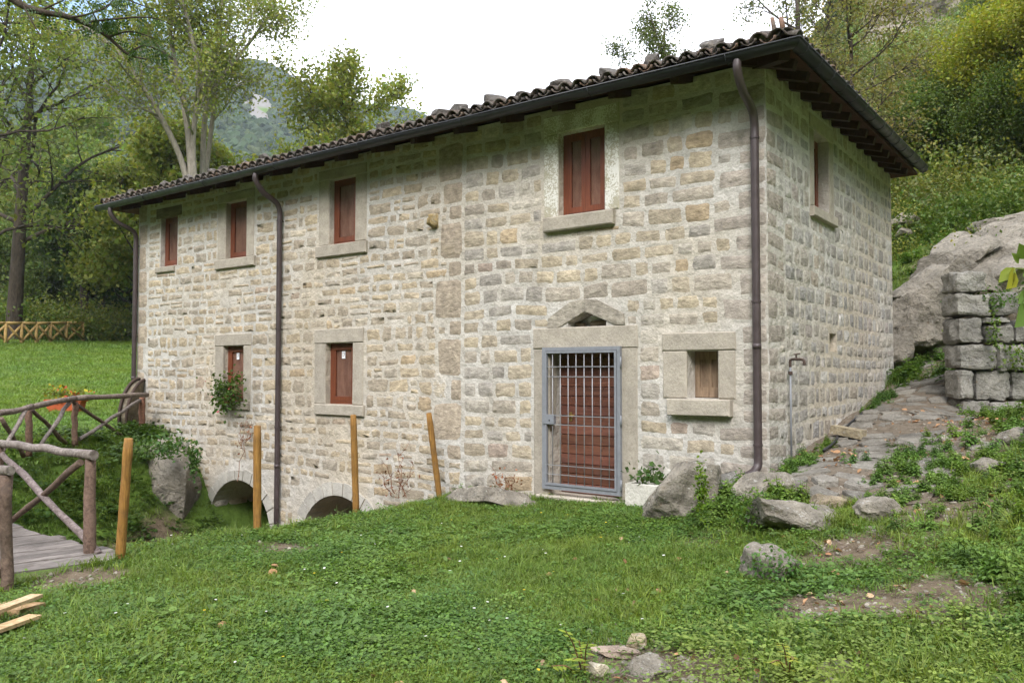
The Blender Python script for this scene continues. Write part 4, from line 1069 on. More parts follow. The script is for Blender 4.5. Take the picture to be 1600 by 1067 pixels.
pb = at(103, 640, 18.5); pzz = gz1(pb[0], pb[1])
plz = tag(empty('flower_box', (pb[0], pb[1], pzz)), 'orange terracotta flower box on the meadow behind the railing', 'planter')
dx = RT*.40; dy = np.array([-RT[1], RT[0], 0])*.14
b = MB(); P_ = []
for (z_, s_) in ((0, .88), (.27, 1.0)):
    for (a, c) in ((-1, -1), (1, -1), (1, 1), (-1, 1)): P_.append(np.array([pb[0], pb[1], pzz+z_])+dx*a*s_+dy*c*s_)
b.add(np.array(P_), BOXF); b.build('box', M['potred'], plz)
b = MB(); P_ = []
for (z_, s_) in ((.23, 1.05), (.28, 1.07)):
    for (a, c) in ((-1, -1), (1, -1), (1, 1), (-1, 1)): P_.append(np.array([pb[0], pb[1], pzz+z_])+dx*a*s_+dy*c*s_*1.08)
b.add(np.array(P_), BOXF); b.build('lip', M['potred'], plz)

# far pale fence round the pool of the stream
def xfence(pts, hgt, label, nb, grp):
    f = tag(empty('pale_fence', tuple(pts[0])), label, 'fence', grp)
    P_ = [np.array(p) for p in pts]
    for k, p in enumerate(P_):
        MB().tube([p-np.array([0, 0, .2]), p+np.array([0, 0, hgt])], .075, 8).build('post', M['fence'], f, True)
        if k:
            q = P_[k-1]; MB().tube([q+np.array([0, 0, hgt]), p+np.array([0, 0, hgt])], .07, 8).build('top_rail', M['fence'], f, True)
            MB().tube([q+np.array([0, 0, .1]), p+np.array([0, 0, hgt-.1])], .06, 7).build('brace', M['fence'], f, True)
            MB().tube([q+np.array([0, .08, hgt-.1]), p+np.array([0, .08, .1])], .06, 7, (.8, .8, .8)).build('brace', M['fence'], f, True)
    return f
def on_ground(px, d):
    p = at(px, 550, d); return np.array([p[0], p[1], gz1(p[0], p[1])])
xfence([on_ground(px, d) for px, d in ((-60, 36), (-20, 36.5), (8, 37), (33, 37.6), (56, 38.2), (78, 39), (103, 40), (129, 41))], .98, 'pale wooden cross-braced fence along the meadow edge below the trees', 1, 'pale meadow fences')
xfence([on_ground(px, d) for px, d in ((129, 41.4), (116, 46), (88, 49), (60, 50), (30, 50), (0, 49))], .95, 'pale cross-braced fence running behind the meadow fence', 1, 'pale meadow fences')
p = at(88, 531, 48.6); nb_ = MB(); s_ = RT*.22
nb_.add(np.array([p-s_+UP*.28, p+s_+UP*.28, p+s_-UP*.28, p-s_-UP*.28, p-s_+UP*.28+FW*.02, p+s_+UP*.28+FW*.02, p+s_-UP*.28+FW*.02, p-s_-UP*.28+FW*.02]), BOXF)
o = nb_.build('notice_board', M['white']); tag(o, 'small white notice fixed to the far pale fence', 'notice')
tb = on_ground(184, 46); bt = tag(empty('log_table', tuple(tb)), 'rustic log table with stone top under the trees', 'table')
for (a, c) in ((-.95, -.2), (.95, -.2), (-.95, .5), (.95, .5)):
    q = tb+RT*a+np.array([FW[0], FW[1], 0])*c; MB().tube([q-np.array([0, 0, .1]), q+np.array([0, 0, .75])], .13, 8).build('leg', M['brownwood'], bt, True)
b = MB(); b.tube([tb-RT*1.4+np.array([0, 0, .82]), tb+RT*1.4+np.array([0, 0, .82])], .13, 8, (1.2, 1.2, 1.2)); b.build('top_log', M['brownwood'], bt, True)
b = MB(); b.tube([tb-RT*1.2+np.array([.3, .3, .45]), tb+RT*1.2+np.array([.3, .3, .45])], .12, 8, (1.5, 1.5, 1.5)); b.build('bench_log', M['brownwood'], bt, True)
for k, px in enumerate((143, 150, 157, 163)):
    q = on_ground(px, 44+k); rock('field_stone', (q[0], q[1]), (.45, .3, .25), 300+k, ('First', 'Second', 'Third', 'Fourth')[k]+' boulder beside the log table counting from the pale fence', 'rock', 'boulders by the log table', mat='rock', tint=(.7, .6, .5), sub=2)
for k, (px, d) in enumerate(((15, 46), (62, 52), (108, 54))):
    q = on_ground(px, d); rock('field_stone', (q[0], q[1]), (1.1, .7, .7), 310+k, ('Large grey boulder behind the fence at the picture edge', 'grey boulder behind the middle of the pale fence', 'pale boulder behind the notice on the fence')[k], 'rock', 'boulders behind the fence', mat='rock', sub=3)

# ------------------------------------------------------------------ terrace rocks, foreground stones, outcrop, ashlar wall
def rk(px, py, z, *a, **k):
    if z is None:
        r__ = ray(px, py); tt_ = np.linspace(3, 16, 1300); P__ = CAM+tt_[:, None]*r__; hit = np.argmax(P__[:, 2] < gz(P__[:, 0], P__[:, 1])); q = P__[hit]; z = q[2]
    else: q = gnd(px, py, z)
    return rock('boulder', (q[0], q[1], z), *a, **k)
rk(1062, 828, -.14, (.36, .32, .54), 401, 'upright mossy grey boulder beside the door and the trough', rz=.8, tilt=(.1, .25), sub=4, cuts=8, rough=.045, sink=.06, boxy=.35)
rk(1135, 802, .02, (.21, .15, .23), 402, 'small flat-faced bluish stone slab between ivy-grown boulders', rz=.5, tilt=(.1, .2), sub=4, cuts=10, rough=.015, sink=.05, boxy=.7, tint=(.85, .9, 1.0))
rk(1196, 790, .20, (.30, .22, .17), 403, 'grey boulder with white lichen below the downpipe elbow', rz=.6, tilt=(0, .1), sub=4, cuts=7, rough=.045, sink=.05, boxy=.4)
rk(1228, 838, .03, (.52, .40, .17), 404, 'long flat-topped boulder overhanging bare earth by the terrace', rz=.65, tilt=(-.15, .06), sub=4, cuts=8, rough=.05, sink=-.02, boxy=.6)
rk(1207, 905, None, (.26, .22, .15), 405, 'pale rounded rock half hidden under a leafy weed', rz=.3, sub=4, cuts=5, rough=.05, sink=.2, boxy=.2)
rk(1375, 808, None, (.22, .15, .13), 406, 'brownish stone lying in the grass at the foot of the path', rz=.4, sub=4, cuts=8, rough=.05, sink=.3)
rk(1290, 790, None, (.22, .14, .10), 407, 'tan stone at the lower end of the path', rz=.3, sub=4, cuts=8, sink=.3, tint=(1.1, 1, .85))
rk(765, 788, -.18, (.70, .30, .15), 408, 'low lichen-covered rock at the wall to one side of the door', rz=.2, sub=4, cuts=6, rough=.05, sink=.3)
rk(1012, 1062, -.16, (.145, .10, .09), 409, 'small grey and rust rock at the bottom edge of the grass', rz=.5, sub=4, cuts=8, rough=.04, sink=.2)
rk(957, 1026, -.14, (.135, .05, .028), 410, 'thin pinkish stone slab lying in the grass', rz=.45, tilt=(0, .1), sub=4, cuts=6, rough=.015, sink=0, boxy=.8, tint=(1.55, 1.35, 1.3))
rk(993, 1010, -.13, (.07, .05, .045), 411, 'small cream stone behind the pinkish slab', rz=.2, sub=2, cuts=6, sink=.1, boxy=.6, tint=(1.7, 1.55, 1.25))
rk(928, 1066, -.15, (.075, .055, .06), 412, 'white angular stone beside the yellow sapling', rz=.2, sub=2, cuts=6, sink=.1, boxy=.5, tint=(2.1, 2.05, 1.9))
rk(1548, 735, None, (.2, .13, .1), 413, 'flat stone at the foot of the ashlar wall', rz=.5, sub=4, cuts=8, sink=.3)
rk(1592, 690, None, (.2, .14, .12), 414, 'grey boulder below the end of the ashlar wall', rz=.2, sub=4, cuts=8, sink=.3)
rk(1475, 690, None, (.12, .09, .06), 415, 'small pale stone on the littered earth by the path', rz=.2, sub=2, cuts=8, sink=.3)
# rock face under the bank by the first arch
rock('bank_rock', (-11.15, -.62, -2.2), (1.15, .7, 1.35), 420, 'pale cracked rock face in the bank beside the first arch', 'rock', None, rz=-.45, tilt=(.22, -.3), mat='rockb', tint=(1.15, 1.13, 1.1), sub=4, cuts=9, rough=.03, sink=0, boxy=.3)

# great outcrop behind the house corner: fractured masses grown together
oc = at(1520, 560, 15.0); ob_ = MB()
for k, (px, py, d, sz, roll, pitch, yw, t_) in enumerate((
        (1436, 505, 14.7, (.62, .6, .78), .15, .1, .2, 1.0), (1560, 425, 15.5, (1.75, .95, .72), -.52, .25, .1, 1.08), (1590, 500, 15.4, (1.25, .8, 1.2), -.1, .05, -.1, .95),
        (1478, 480, 15.5, (.6, .6, .95), -.2, .0, .3, .85), (1448, 440, 15.1, (.62, .5, .24), -.75, .2, .1, 1.1), (1620, 362, 15.8, (1.0, .8, .42), -.2, .3, 0, 1.1), (1500, 400, 15.7, (.75, .6, .28), -.7, .25, .15, 1.05),
        (1408, 545, 14.4, (.28, .3, .3), .1, 0, .4, .9), (1487, 562, 14.6, (.26, .25, .26), 0, 0, .2, .9), (1465, 545, 15.0, (.7, .5, .25), -.1, .1, 0, .95), (1535, 385, 15.3, (.32, .3, .1), -.5, .2, .3, 1.1), (1540, 455, 14.7, (.5, .3, .4), -.4, .1, .5, 1.0))):
    V, F = rock_geo(sz, 800+k, 4 if k < 7 else 3, 12, .05, boxy=.45)
    q = V[:, 2]+.45*V[:, 0]; V = V+nrm(V)*(.035*np.sign(np.sin(q*9+fbm(V*1.3, 2, k)*3))*max(sz)*.5)[:, None]
    V = xf(V, np.array(Matrix.Translation(at(px, py, d)-oc) @ Matrix.Rotation(YAW+yw, 4, 'Z') @ Matrix.Rotation(roll, 4, 'Y') @ Matrix.Rotation(pitch, 4, 'X')))
    ob_.add(V, F, (t_, t_*.985, t_*.95))
o = ob_.build('rock_outcrop', M['rockb'], None, False); o.location = oc
tag(o, 'huge fractured beige rock outcrop behind the house corner', 'rock')

def cube_geo(n=7):
    t = np.linspace(-1, 1, n+1); P_ = {}; V = []; F = []
    def vid(p):
        k = tuple(np.round(p, 5))
        if k not in P_: P_[k] = len(V); V.append(p)
        return P_[k]
    for axn in range(3):
        for sg in (-1, 1):
            for i_ in range(n):
                for j_ in range(n):
                    q = []
                    for (a, c) in ((i_, j_), (i_+1, j_), (i_+1, j_+1), (i_, j_+1)):
                        p = [0, 0, 0]; p[axn] = sg; p[(axn+1) % 3] = t[a]; p[(axn+2) % 3] = t[c]; q.append(vid(p))
                    F.append(q if sg > 0 else q[::-1])
    return np.array(V, float), np.array(F)
CUBE = cube_geo()
aw = tag(empty('ashlar_wall', tuple(at(1540, 650, 11.5))), 'ruined wall end of large grey squared blocks beside the path', 'wall')
AB = [(1491, 424, 1541, 457), (1492, 458, 1547, 494), (1494, 495, 1535, 537), (1537, 495, 1580, 506), (1537, 507, 1583, 537), (1496, 538, 1557, 577), (1559, 538, 1604, 580), (1497, 578, 1521, 623), (1522, 578, 1576, 627), (1578, 581, 1620, 625), (1500, 624, 1546, 656), (1548, 628, 1600, 662),
      (1584, 500, 1640, 537), (1606, 540, 1660, 580), (1622, 583, 1680, 627), (1602, 628, 1670, 668), (1662, 540, 1720, 600), (1549, 455, 1590, 493)]
for k, (x0, y0, x1, y1) in enumerate(AB):
    D = 11.5+RNG.uniform(-.05, .05)+(0 if k != 17 else .25)
    A0, A1 = at(x0+.8, y1-.8, D), at(x1-.8, y0+.8, D); c = (A0+A1)/2
    hs = np.array([abs((A1-A0)@RT)/2, .22, abs(A1[2]-A0[2])/2])
    V, F = CUBE; e_ = (np.abs(V) > .99).sum(1); V = V*hs; n_ = nrm(V/hs)
    V = V-n_*(np.array([0, 0, .016, .035])[e_]*RNG.uniform(.4, 1.6, len(V)))[:, None]+n_*(.028*fbm(V*6+k*7, 4, k))[:, None]
    V = xf(V, np.array(Matrix.Translation(c+np.array([FW[0], FW[1], 0])*.18) @ Matrix.Rotation(YAW+rnd.gauss(0, .02), 4, 'Z') @ Matrix.Rotation(rnd.gauss(0, .015), 4, 'Y')))
    MB().add(V, F, np.array((1, .98, .95))*RNG.uniform(.8, 1.12)).build('block', M['block'], aw, False)
b = MB(); c = at(1580, 560, 12.1); 
V, F = rock_geo((1.0, .35, 1.1), 77, 4, 5, .04, boxy=.8); b.add(xf(V, np.array(Matrix.Translation(c+RT*.3) @ Matrix.Rotation(YAW, 4, 'Z'))), F, (.45, .4, .33)); b.build('rubble_core', M['rock'], aw, True)
# loose stones on the slope above the outcrop
for k, (px, py, d, s_, lab) in enumerate(((1412, 340, 19, .35, 'flat pale stone on the slope just right of the house eave end'), (1412, 362, 18.5, .3, 'brown broken stone below the flat pale one on the slope'), (1500, 340, 18.5, .4, 'small pale slab on the slope above the outcrop'), (1515, 345, 18, .35, 'second pale slab lower on the slope by the outcrop'),
                                  (1570, 292, 20, .55, 'grey rounded boulder beside the white box on the hillside'), (1478, 335, 19, .25, 'small brown stone among leaves above the outcrop'), (1570, 330, 18, .3, 'little stone right above the outcrop crest'), (1425, 300, 22, 0.2, 'little tan stone near the eave end on the slope'), (1545, 312, 20, 0.3, 'tan stone on the slope left of the white box'), (1465, 300, 21.5, 0.22, 'small grey stone higher up the slope grass'), (1440, 318, 20.5, 0.32, 'pale stone half sunk in the slope grass above the house corner'))):
    p = at(px, py, d); rock('slope_stone', (p[0], p[1], p[2]-.2), (s_, s_*.6, s_*.42), 500+k, lab, 'rock', 'stones on the hillside', rz=rnd.uniform(0, 3), mat='rockb', tint=(1.25, 1.22, 1.15), sub=3, cuts=8, sink=0)
p = at(1597, 293, 19.6); b = MB(); b.box((-.22, -.1, -.28), (.22, .1, .28)); o = b.build('white_box', M['white']); o.location = p; o.rotation_euler = (0, .1, YAW); tag(o, 'white box standing beside a boulder at the hillside edge', 'box')

# ------------------------------------------------------------------ paved path
path = MB()
V_ = []; 
for y in np.linspace(-.9, 7.4, 30):
    for x in np.linspace(-.0, 1.75, 8): V_.append((x+.05*y*.2, y, gz1(x+.05*y*.2, y)+.012))
i_ = np.arange(29)[:, None]*8+np.arange(7)[None]
path.add(np.array(V_), np.stack([i_, i_+1, i_+9, i_+8], -1).reshape(-1, 4), (1, 1, 1))
k_ = NM('path_earth'); n_ = k_.noise(12, 6, .7); n2_ = k_.noise(60, 4, .7)
c_ = k_.mix(k_.ramp(n_, [(.3, 0.0), (.7, 1.0)]), (.10, .08, .058), (.21, .175, .135)); k_.bump(n_, .8, .04); k_.bump(n2_, .6, .01)
M['earth'] = k_.fin(c_, .97, .1)
path = path.build('path', M['earth'], None, True); tag(path, 'narrow path of irregular grey stone slabs beside the house', None, None, 'structure')
y = -.85
while y < 7.2:
    h = rnd.uniform(.22, .42); x = .14+rnd.uniform(0, .1); xe = 1.5+.2*math.sin(y)+(.1 if y < 1 else 0)
    while x < xe:
        w = rnd.uniform(.25, .6)
        if rnd.random() < (.9 if x < .95 else .38):
            n = 9; th = np.sort(RNG.uniform(0, 2*math.pi, n)*.35+np.arange(n)*2*math.pi/n); p_ = 4
            kk = (np.abs(np.cos(th))**p_+np.abs(np.sin(th))**p_)**(-1/p_)
            X = kk*np.cos(th)*(w/2-.02)+RNG.normal(0, .018, n); Y = kk*np.sin(th)*(h/2-.018)+RNG.normal(0, .016, n)
            a_ = rnd.gauss(.12, .2); X, Y = X*math.cos(a_)-Y*math.sin(a_), X*math.sin(a_)+Y*math.cos(a_)
            cx, cy_ = x+w/2, y+h/2+rnd.gauss(0, .03); hh = rnd.uniform(.02, .05)
            zz = gz(cx+X, cy_+Y, False); zc = gz1(cx, cy_)
            gx_ = zz-zc
            P_ = np.concatenate([np.stack([X, Y, gx_-.05], -1), np.stack([X, Y, gx_+hh-.008], -1), np.stack([X*.9, Y*.9, gx_*.9+hh+RNG.normal(0, .004, n)], -1)])
            j = np.arange(n); q = (j+1) % n
            b = MB(); b.add(P_, [np.stack([j, q, n+q, n+j], -1), np.stack([n+j, n+q, 2*n+q, 2*n+j], -1), np.array([list(range(2*n, 3*n))])], np.array((1, .97, .92))*RNG.uniform(.62, 1.0))
            o = b.build('slab', M['slab'], path); o.location = (cx, cy_, zc)
        x += w
    y += h
# threshold trough, tap, hose, loose block
tr = tag(empty('stone_trough', (-1.55, -.3, -.05)), 'small pale stone trough with a weed beside the door', 'trough')
b = MB(); x0, x1, y0, y1, z0, z1 = -1.60, -1.18, -.40, -.08, -.12, .24
b.box((x0, y0, z0), (x1, y0+.05, z1), jit=.006); b.box((x0, y1-.05, z0), (x1, y1, z1), jit=.006); b.box((x0, y0+.052, z0), (x0+.05, y1-.052, z1), jit=.004); b.box((x1-.05, y0+.052, z0), (x1, y1-.052, z1), jit=.004); b.box((x0+.05, y0+.05, z0), (x1-.05, y1-.05, z1-.05))
b.build('basin', M['dressed'], tr).data.attributes['tint'].data.foreach_set('color', np.tile(np.array([.55, .53, .47, 1.0], np.float32), 40))
tp = tag(empty('standpipe', (.06, .60, .5)), 'grey steel standpipe with tap against the side wall', 'tap')
MB().tube([(.05, .60, .45), (.05, .60, 1.66)], .0125, 8).build('pipe', M['steel'], tp, True)
b = MB(); b.tube(bez([(.05, .60, 1.62), (.055, .60, 1.70), (.12, .60, 1.71), (.2, .60, 1.70), (.215, .60, 1.64)], 5), .016, 8); b.build('spout', M['iron'], tp, True)
b = MB(); b.tube([(.12, .60, 1.70), (.12, .60, 1.76)], .01, 6); b.tube([(.10, .575, 1.765), (.16, .62, 1.775)], .009, 6); b.build('tap_lever', M['iron'], tp)
b = MB(); b.tube([(.05, .60, 1.53), (.05, .60, 1.57)], .026, 8); b.build('coupling', M['iron'], tp)
hp = []
for (px, py, d) in ((1287, 699, 9.55), (1300, 692, 9.8), (1308, 680, 10.1), (1310, 668, 10.4), (1335, 645, 11.1), (1362, 615, 12.2), (1376, 598, 12.9)):
    q = at(px, py, d); hp.append((max(.1, q[0]), q[1], gz1(max(.1, q[0]), q[1])+.05))
o = MB().tube(bez(hp, 6), .016, 7).build('hose', M['rubber'], None, True); tag(o, 'black hose running along the base of the side wall', 'hose')
q = at(1325, 661, 10.2); b = MB(); b.box((-.21, -.07, -.05), (.21, .07, .05), (1.5, 1.4, 1.15), .006); o = b.build('stone_bar', M['rock']); o.location = (q[0], q[1], gz1(q[0], q[1])+.1); o.rotation_euler = (.05, .12, -.35); tag(o, 'pale squared stone bar lying on the path near the tap', 'stone')

# ------------------------------------------------------------------ vegetation helpers
def leaves(C, ax, size, rng, up=.3, asp=.55, col=(.08, .13, .03), var=.3, clump=None, fold=.0):
    """diamond leaves at centres C (n,3); returns V,F,tint"""
    n = len(C)
    a = nrm(rng.normal(size=(n, 3))+(ax if ax is not None else 0)); nn = rng.normal(size=(n, 3)); nn[:, 2] = np.abs(nn[:, 2])+up; b = nrm(np.cross(a, nn))
    s = size*rng.uniform(.65, 1.3, (n, 1)); V = np.stack([C-a*s*.5, C+b*s*asp*.5-a*s*.05, C+a*s*.5, C-b*s*asp*.5-a*s*.05], 1).reshape(-1, 3)
    F = np.arange(4*n).reshape(-1, 4)
    t = np.array(col)*(1+rng.uniform(-var, var, (n, 1)))
    t = t*np.stack([1+rng.normal(0, .12, n), np.ones(n), 1+rng.normal(0, .1, n)], -1)
    if clump is not None: t = t*clump
    return V, F, np.repeat(np.clip(t, .004, 1), 4, 0)
def rot_to(d, ang, az):
    d = nrm(d); a = np.array([0, 0, 1.]) if abs(d[2]) < .9 else np.array([1., 0, 0]); u_ = nrm(np.cross(d, a)); v_ = np.cross(d, u_)
    return d*math.cos(ang)+(u_*math.cos(az)+v_*math.sin(az))*math.sin(ang)
class Tree:
    def __init__(s, seed): s.r = np.random.default_rng(seed); s.b = MB(); s.anc = []; s.ncall = 0
    def limb(s, P_, r0, r1, n=8):
        P_ = np.asarray(P_, float); R_ = r0+(r1-r0)*np.linspace(0, 1, len(P_))**.8; s.b.tube(P_, R_, n, (1, 1, 1)); return P_, R_
    def grow(s, p, d, L_, r, lvl, cfg):
        n = max(4, int(L_/cfg['seg'])); pts = [np.array(p, float)]; d = nrm(d)
        for k in range(n):
            d = nrm(d+s.r.normal(0, cfg['wob'], 3)+np.array([0, 0, cfg['grav'][min(lvl, len(cfg['grav'])-1)]])/n*2); pts.append(pts[-1]+d*L_/n)
        pts = np.array(pts); s.limb(pts, r, max(.006, r*.35), 7 if lvl < 2 else 4)
        s.kids(pts, L_, r, lvl, cfg)
    def kids(s, pts, L_, r, lvl, cfg):
        last = lvl >= cfg['levels']
        if last:
            for q in pts[1:]: s.anc.append(q)
            return
        nk = cfg['kids'][lvl]; t0 = cfg['t0'][lvl]
        for k in range(nk):
            t = t0+(1-t0)*(k+s.r.uniform(.1, .9))/nk; i = min(len(pts)-2, int(t*(len(pts)-1))); f = t*(len(pts)-1)-i
            q = pts[i]*(1-f)+pts[i+1]*f; dd = pts[i+1]-pts[i]
            s.grow(q, rot_to(dd, math.radians(cfg['ang'][lvl]*s.r.uniform(.7, 1.25)), s.ncall*2.4+s.r.uniform(-.5, .5)), L_*cfg['len'][lvl]*(1-.45*t)*s.r.uniform(.75, 1.25), max(.008, r*cfg['rad'][lvl]*(1-.4*t)), lvl+1, cfg); s.ncall += 1
        for q in pts[int(len(pts)*.75):]:
            if lvl >= cfg['levels']-1: s.anc.append(q)
    def crown_mesh(s, per, spread, size, col, name='crown', var=.3, keep=1.0, up=.3, zmin=None):
        A_ = np.array(s.anc); 
        if zmin is not None: A_ = A_[A_[:, 2] > zmin]
        if keep < 1: A_ = A_[s.r.random(len(A_)) < keep]
        cl = 1+.28*fbm(A_*.9, 3, 4)[:, None]
        C = np.repeat(A_, per, 0)+s.r.normal(0, spread, (len(A_)*per, 3)); cl = np.repeat(cl, per, 0)
        V, F, t = leaves(C, None, size, s.r, up, .62, col, var, cl)
        return np_mesh(name, V, F, M['crown'], t)
def plant_tree(name, t, base, crown, bark, label, cat='tree', group=None):
    o = tag(empty(name, tuple(base)), label, cat, group)
    tm = t.b.mesh('trunk', M[bark], True)
    for nm, me in (('trunk', tm), ('crown', crown)):
        q = bpy.data.objects.new(nm, me); COL.objects.link(q); q.parent = o; q.matrix_parent_inverse = Matrix.Translation(-Vector(base))
    return o
def copy_tree(src, name, loc, rz, sc, label, group=None, cat='tree'):
    b0 = src.location.copy(); o = tag(empty(name, loc), label, cat, group); o.rotation_euler = (0, 0, rz); o.scale = sc
    for ch in src.children:
        q = ch.copy(); COL.objects.link(q); q.parent = o; q.matrix_parent_inverse = ch.matrix_parent_inverse.copy()
    return o
BROAD = dict(seg=.5, wob=.16, grav=[.1, .12, .05, -.05], levels=3, kids=[13, 7, 5], t0=[.25, .25, .15], ang=[58, 48, 45], len=[.62, .5, .42], rad=[.5, .5, .45])
OPEN_ = dict(seg=.5, wob=.14, grav=[.2, .15, .0, -.1], levels=3, kids=[9, 6, 5], t0=[.3, .25, .2], ang=[45, 42, 45], len=[.5, .5, .45], rad=[.5, .5, .45])

# ------------------------------------------------------------------ trees on the meadow side
def gp(px, d, z=None):
    p = at(px, 550, d); return np.array([p[0], p[1], gz1(p[0], p[1])-.1])
# poplar with several leaning pale stems behind the house
t = Tree(31); Dp = 33.0
bp_ = gp(300, Dp)
def stem(pts, r0, r1, cfg, Lk):
    P_ = bez([at(x, y, d) for x, y, d in pts], 6); t.limb(P_, r0, r1, 9)
    t.kids(P_, Lk, r0*.75, 0, cfg)
PC = dict(OPEN_); PC.update(kids=[13, 6, 5], t0=[.33, .25, .2], ang=[48, 45, 48], len=[.42, .5, .45])
stem([(306, 560, Dp), (300, 400, Dp), (290, 275, Dp), (255, 190, Dp-.5), (212, 120, Dp-1), (180, 78, Dp-1.3), (110, 28, Dp-2), (60, 5, Dp-2.5)], .17, .05, PC, 8.0)
stem([(306, 560, Dp), (303, 400, Dp), (297, 240, Dp), (285, 150, Dp+.3), (272, 90, Dp+.5), (262, 20, Dp+.6), (255, -60, Dp+.5)], .20, .05, PC, 8.0)
stem([(308, 500, Dp), (304, 300, Dp), (302, 215, Dp), (310, 130, Dp), (300, 60, Dp-.3), (280, -20, Dp-.6), (270, -90, Dp-1)], .15, .04, PC, 7.5)
stem([(314, 500, Dp+1), (316, 300, Dp+1), (322, 170, Dp+1), (345, 125, Dp+1.2), (380, 80, Dp+1.5), (420, 25, Dp+2), (440, -30, Dp+2)], .15, .04, PC, 7.0)
stem([(312, 500, Dp+2), (320, 300, Dp+2), (335, 160, Dp+2), (338, 90, Dp+2), (345, 20, Dp+2.5), (350, -60, Dp+3)], .13, .04, PC, 7.0)
crown = t.crown_mesh(6, .34, .15, (.22, .25, .062), keep=.56)
plant_tree('poplar_tree', t, bp_, crown, 'palebark', 'tall airy poplar with several leaning pale stems behind the roof')
# low light-green growth of the same poplars behind the eave
def bushy(seed, H, W, n_anchor, per, size, col, spread, shape=.6, trunk=True, gaps=.0):
    """a rounded leafy mass built of lumps; returns trunk MB and crown mesh (base at origin)"""
    t = Tree(seed); r_ = t.r
    nl = 9+int(W*1.2); lob = []
    for k in range(nl):
        a = r_.uniform(0, 2*math.pi); q = math.sqrt(r_.uniform(0, 1)); h = r_.uniform(.28, .92)
        rr = W*.5*math.sqrt(max(.05, 1-((h-.45)/.62)**2))
        lob.append(((rr*q*math.cos(a), rr*q*math.sin(a), H*h), W*r_.uniform(.13, .24)))
    t.limb(bez([(0, 0, -.3), (r_.normal(0, .1), r_.normal(0, .1), H*.3), (r_.normal(0, .2), r_.normal(0, .2), H*.7)], 5), H*.022+.03, H*.008, 8)
    for (c, rd) in lob:
        P_ = bez([(0, 0, H*r_.uniform(.15, .5)), (c[0]*.45, c[1]*.45, c[2]*.65), c], 4); t.limb(P_, H*.01+.01, .012, 5)
        m = int(n_anchor*rd**2/(W*.18)**2); v = nrm(r_.normal(size=(m, 3))); v[:, 2] = v[:, 2]*.85
        v = v*(1+.35*fbm(v*1.7+c[0]*5, 3, seed)[:, None]); A_ = np.array(c)+v*rd*r_.uniform(.5, 1.08, (m, 1))
        t.anc.extend(A_[A_[:, 2] > .1])
    return t, t.crown_mesh(per, spread, size, col, keep=1-gaps)
def add_bushy(name, px, d, seed, H, W, na, per, size, col, label, group=None, bark='bark', spread=.25, sy=1, base=None, gaps=0., cat='tree'):
    t, cm = bushy(seed, H, W, na, per, size, col, spread, gaps=gaps)
    b0 = gp(px, d) if base is None else np.array(base)
    o = tag(empty(name, tuple(b0)), label, cat, group)
    tm = t.b.mesh('trunk', M[bark], True)
    for nm, me in (('trunk', tm), ('crown', cm)):
        q = bpy.data.objects.new(nm, me); COL.objects.link(q); q.parent = o
    return o
# big ivy-clad tree at the picture edge
def grown_tree(name, px, d, seed, H, r0, cfg, per, spread, size, col, label, bark='bark', lean=(0, 0), keep=1.0, group=None, base=None, Lk=None, zmin=None):
    t = Tree(seed); b0 = gp(px, d) if base is None else np.array(base)
    P_ = bez([b0-np.array([0, 0, .3]), b0+np.array([lean[0]*.3, lean[1]*.3, H*.35]), b0+np.array([lean[0]*.7, lean[1]*.7, H*.7]), b0+np.array([lean[0], lean[1], H])], 7)
    t.limb(P_, r0, r0*.25, 9); t.kids(P_, Lk or H*.75, r0*.7, 0, cfg)
    return plant_tree(name, t, b0, t.crown_mesh(per, spread, size, col, keep=keep, zmin=zmin), bark, label, 'tree', group)
DG = (.040, .070, .016); MG = (.17, .21, .045); YG = (.135, .165, .026); LG = (.115, .15, .04)
ivy = grown_tree('ivy_tree', 20, 40, 51, 15.5, .42, BROAD, 5, .36, .23, (.15, .19, .04), 'tall dark ivy-clad tree standing behind the pale fence at picture edge', lean=(.8, .3), zmin=6.5, keep=.5)
oak = grown_tree('oak_tree', 131, 43.5, 52, 8.0, .36, BROAD, 6, .33, .22, (.068, .108, .027), 'dark spreading oak with a straight trunk at the fence end', keep=.95, zmin=4.2)
grown_tree('young_tree', 166, 47, 53, 6.0, .13, OPEN_, 7, .34, .2, (.05, .085, .02), 'thin dark tree leaning beside the log table', lean=(-1.2, 0), zmin=4.0)
grown_tree('young_tree', 196, 49, 54, 6.0, .11, OPEN_, 7, .34, .2, (.045, .078, .018), 'slim dark tree next to the house corner downpipe', lean=(.5, .3), zmin=4.0)
grown_tree('edge_tree', -45, 34, 55, 14, .3, BROAD, 5, .36, .24, (.14, .18, .04), 'dark leafy tree partly cut by the picture edge', zmin=5.5, keep=.45)
BT = [add_bushy('woodland_tree', 70, 62, 61, 17, 10, 150, 9, .36, (.13, .18, .045), 'dark round-crowned tree deep in the wood behind the oak', spread=.42),
      add_bushy('woodland_tree', 205, 58, 62, 14.5, 8.5, 150, 9, .32, (.22, .25, .05), 'yellow-green tree just behind the house eave end', spread=.38),
      add_bushy('woodland_tree', 140, 70, 63, 22, 9, 150, 9, .36, MG, 'tall mid-green tree rising between ivy tree and poplar', spread=.42)]
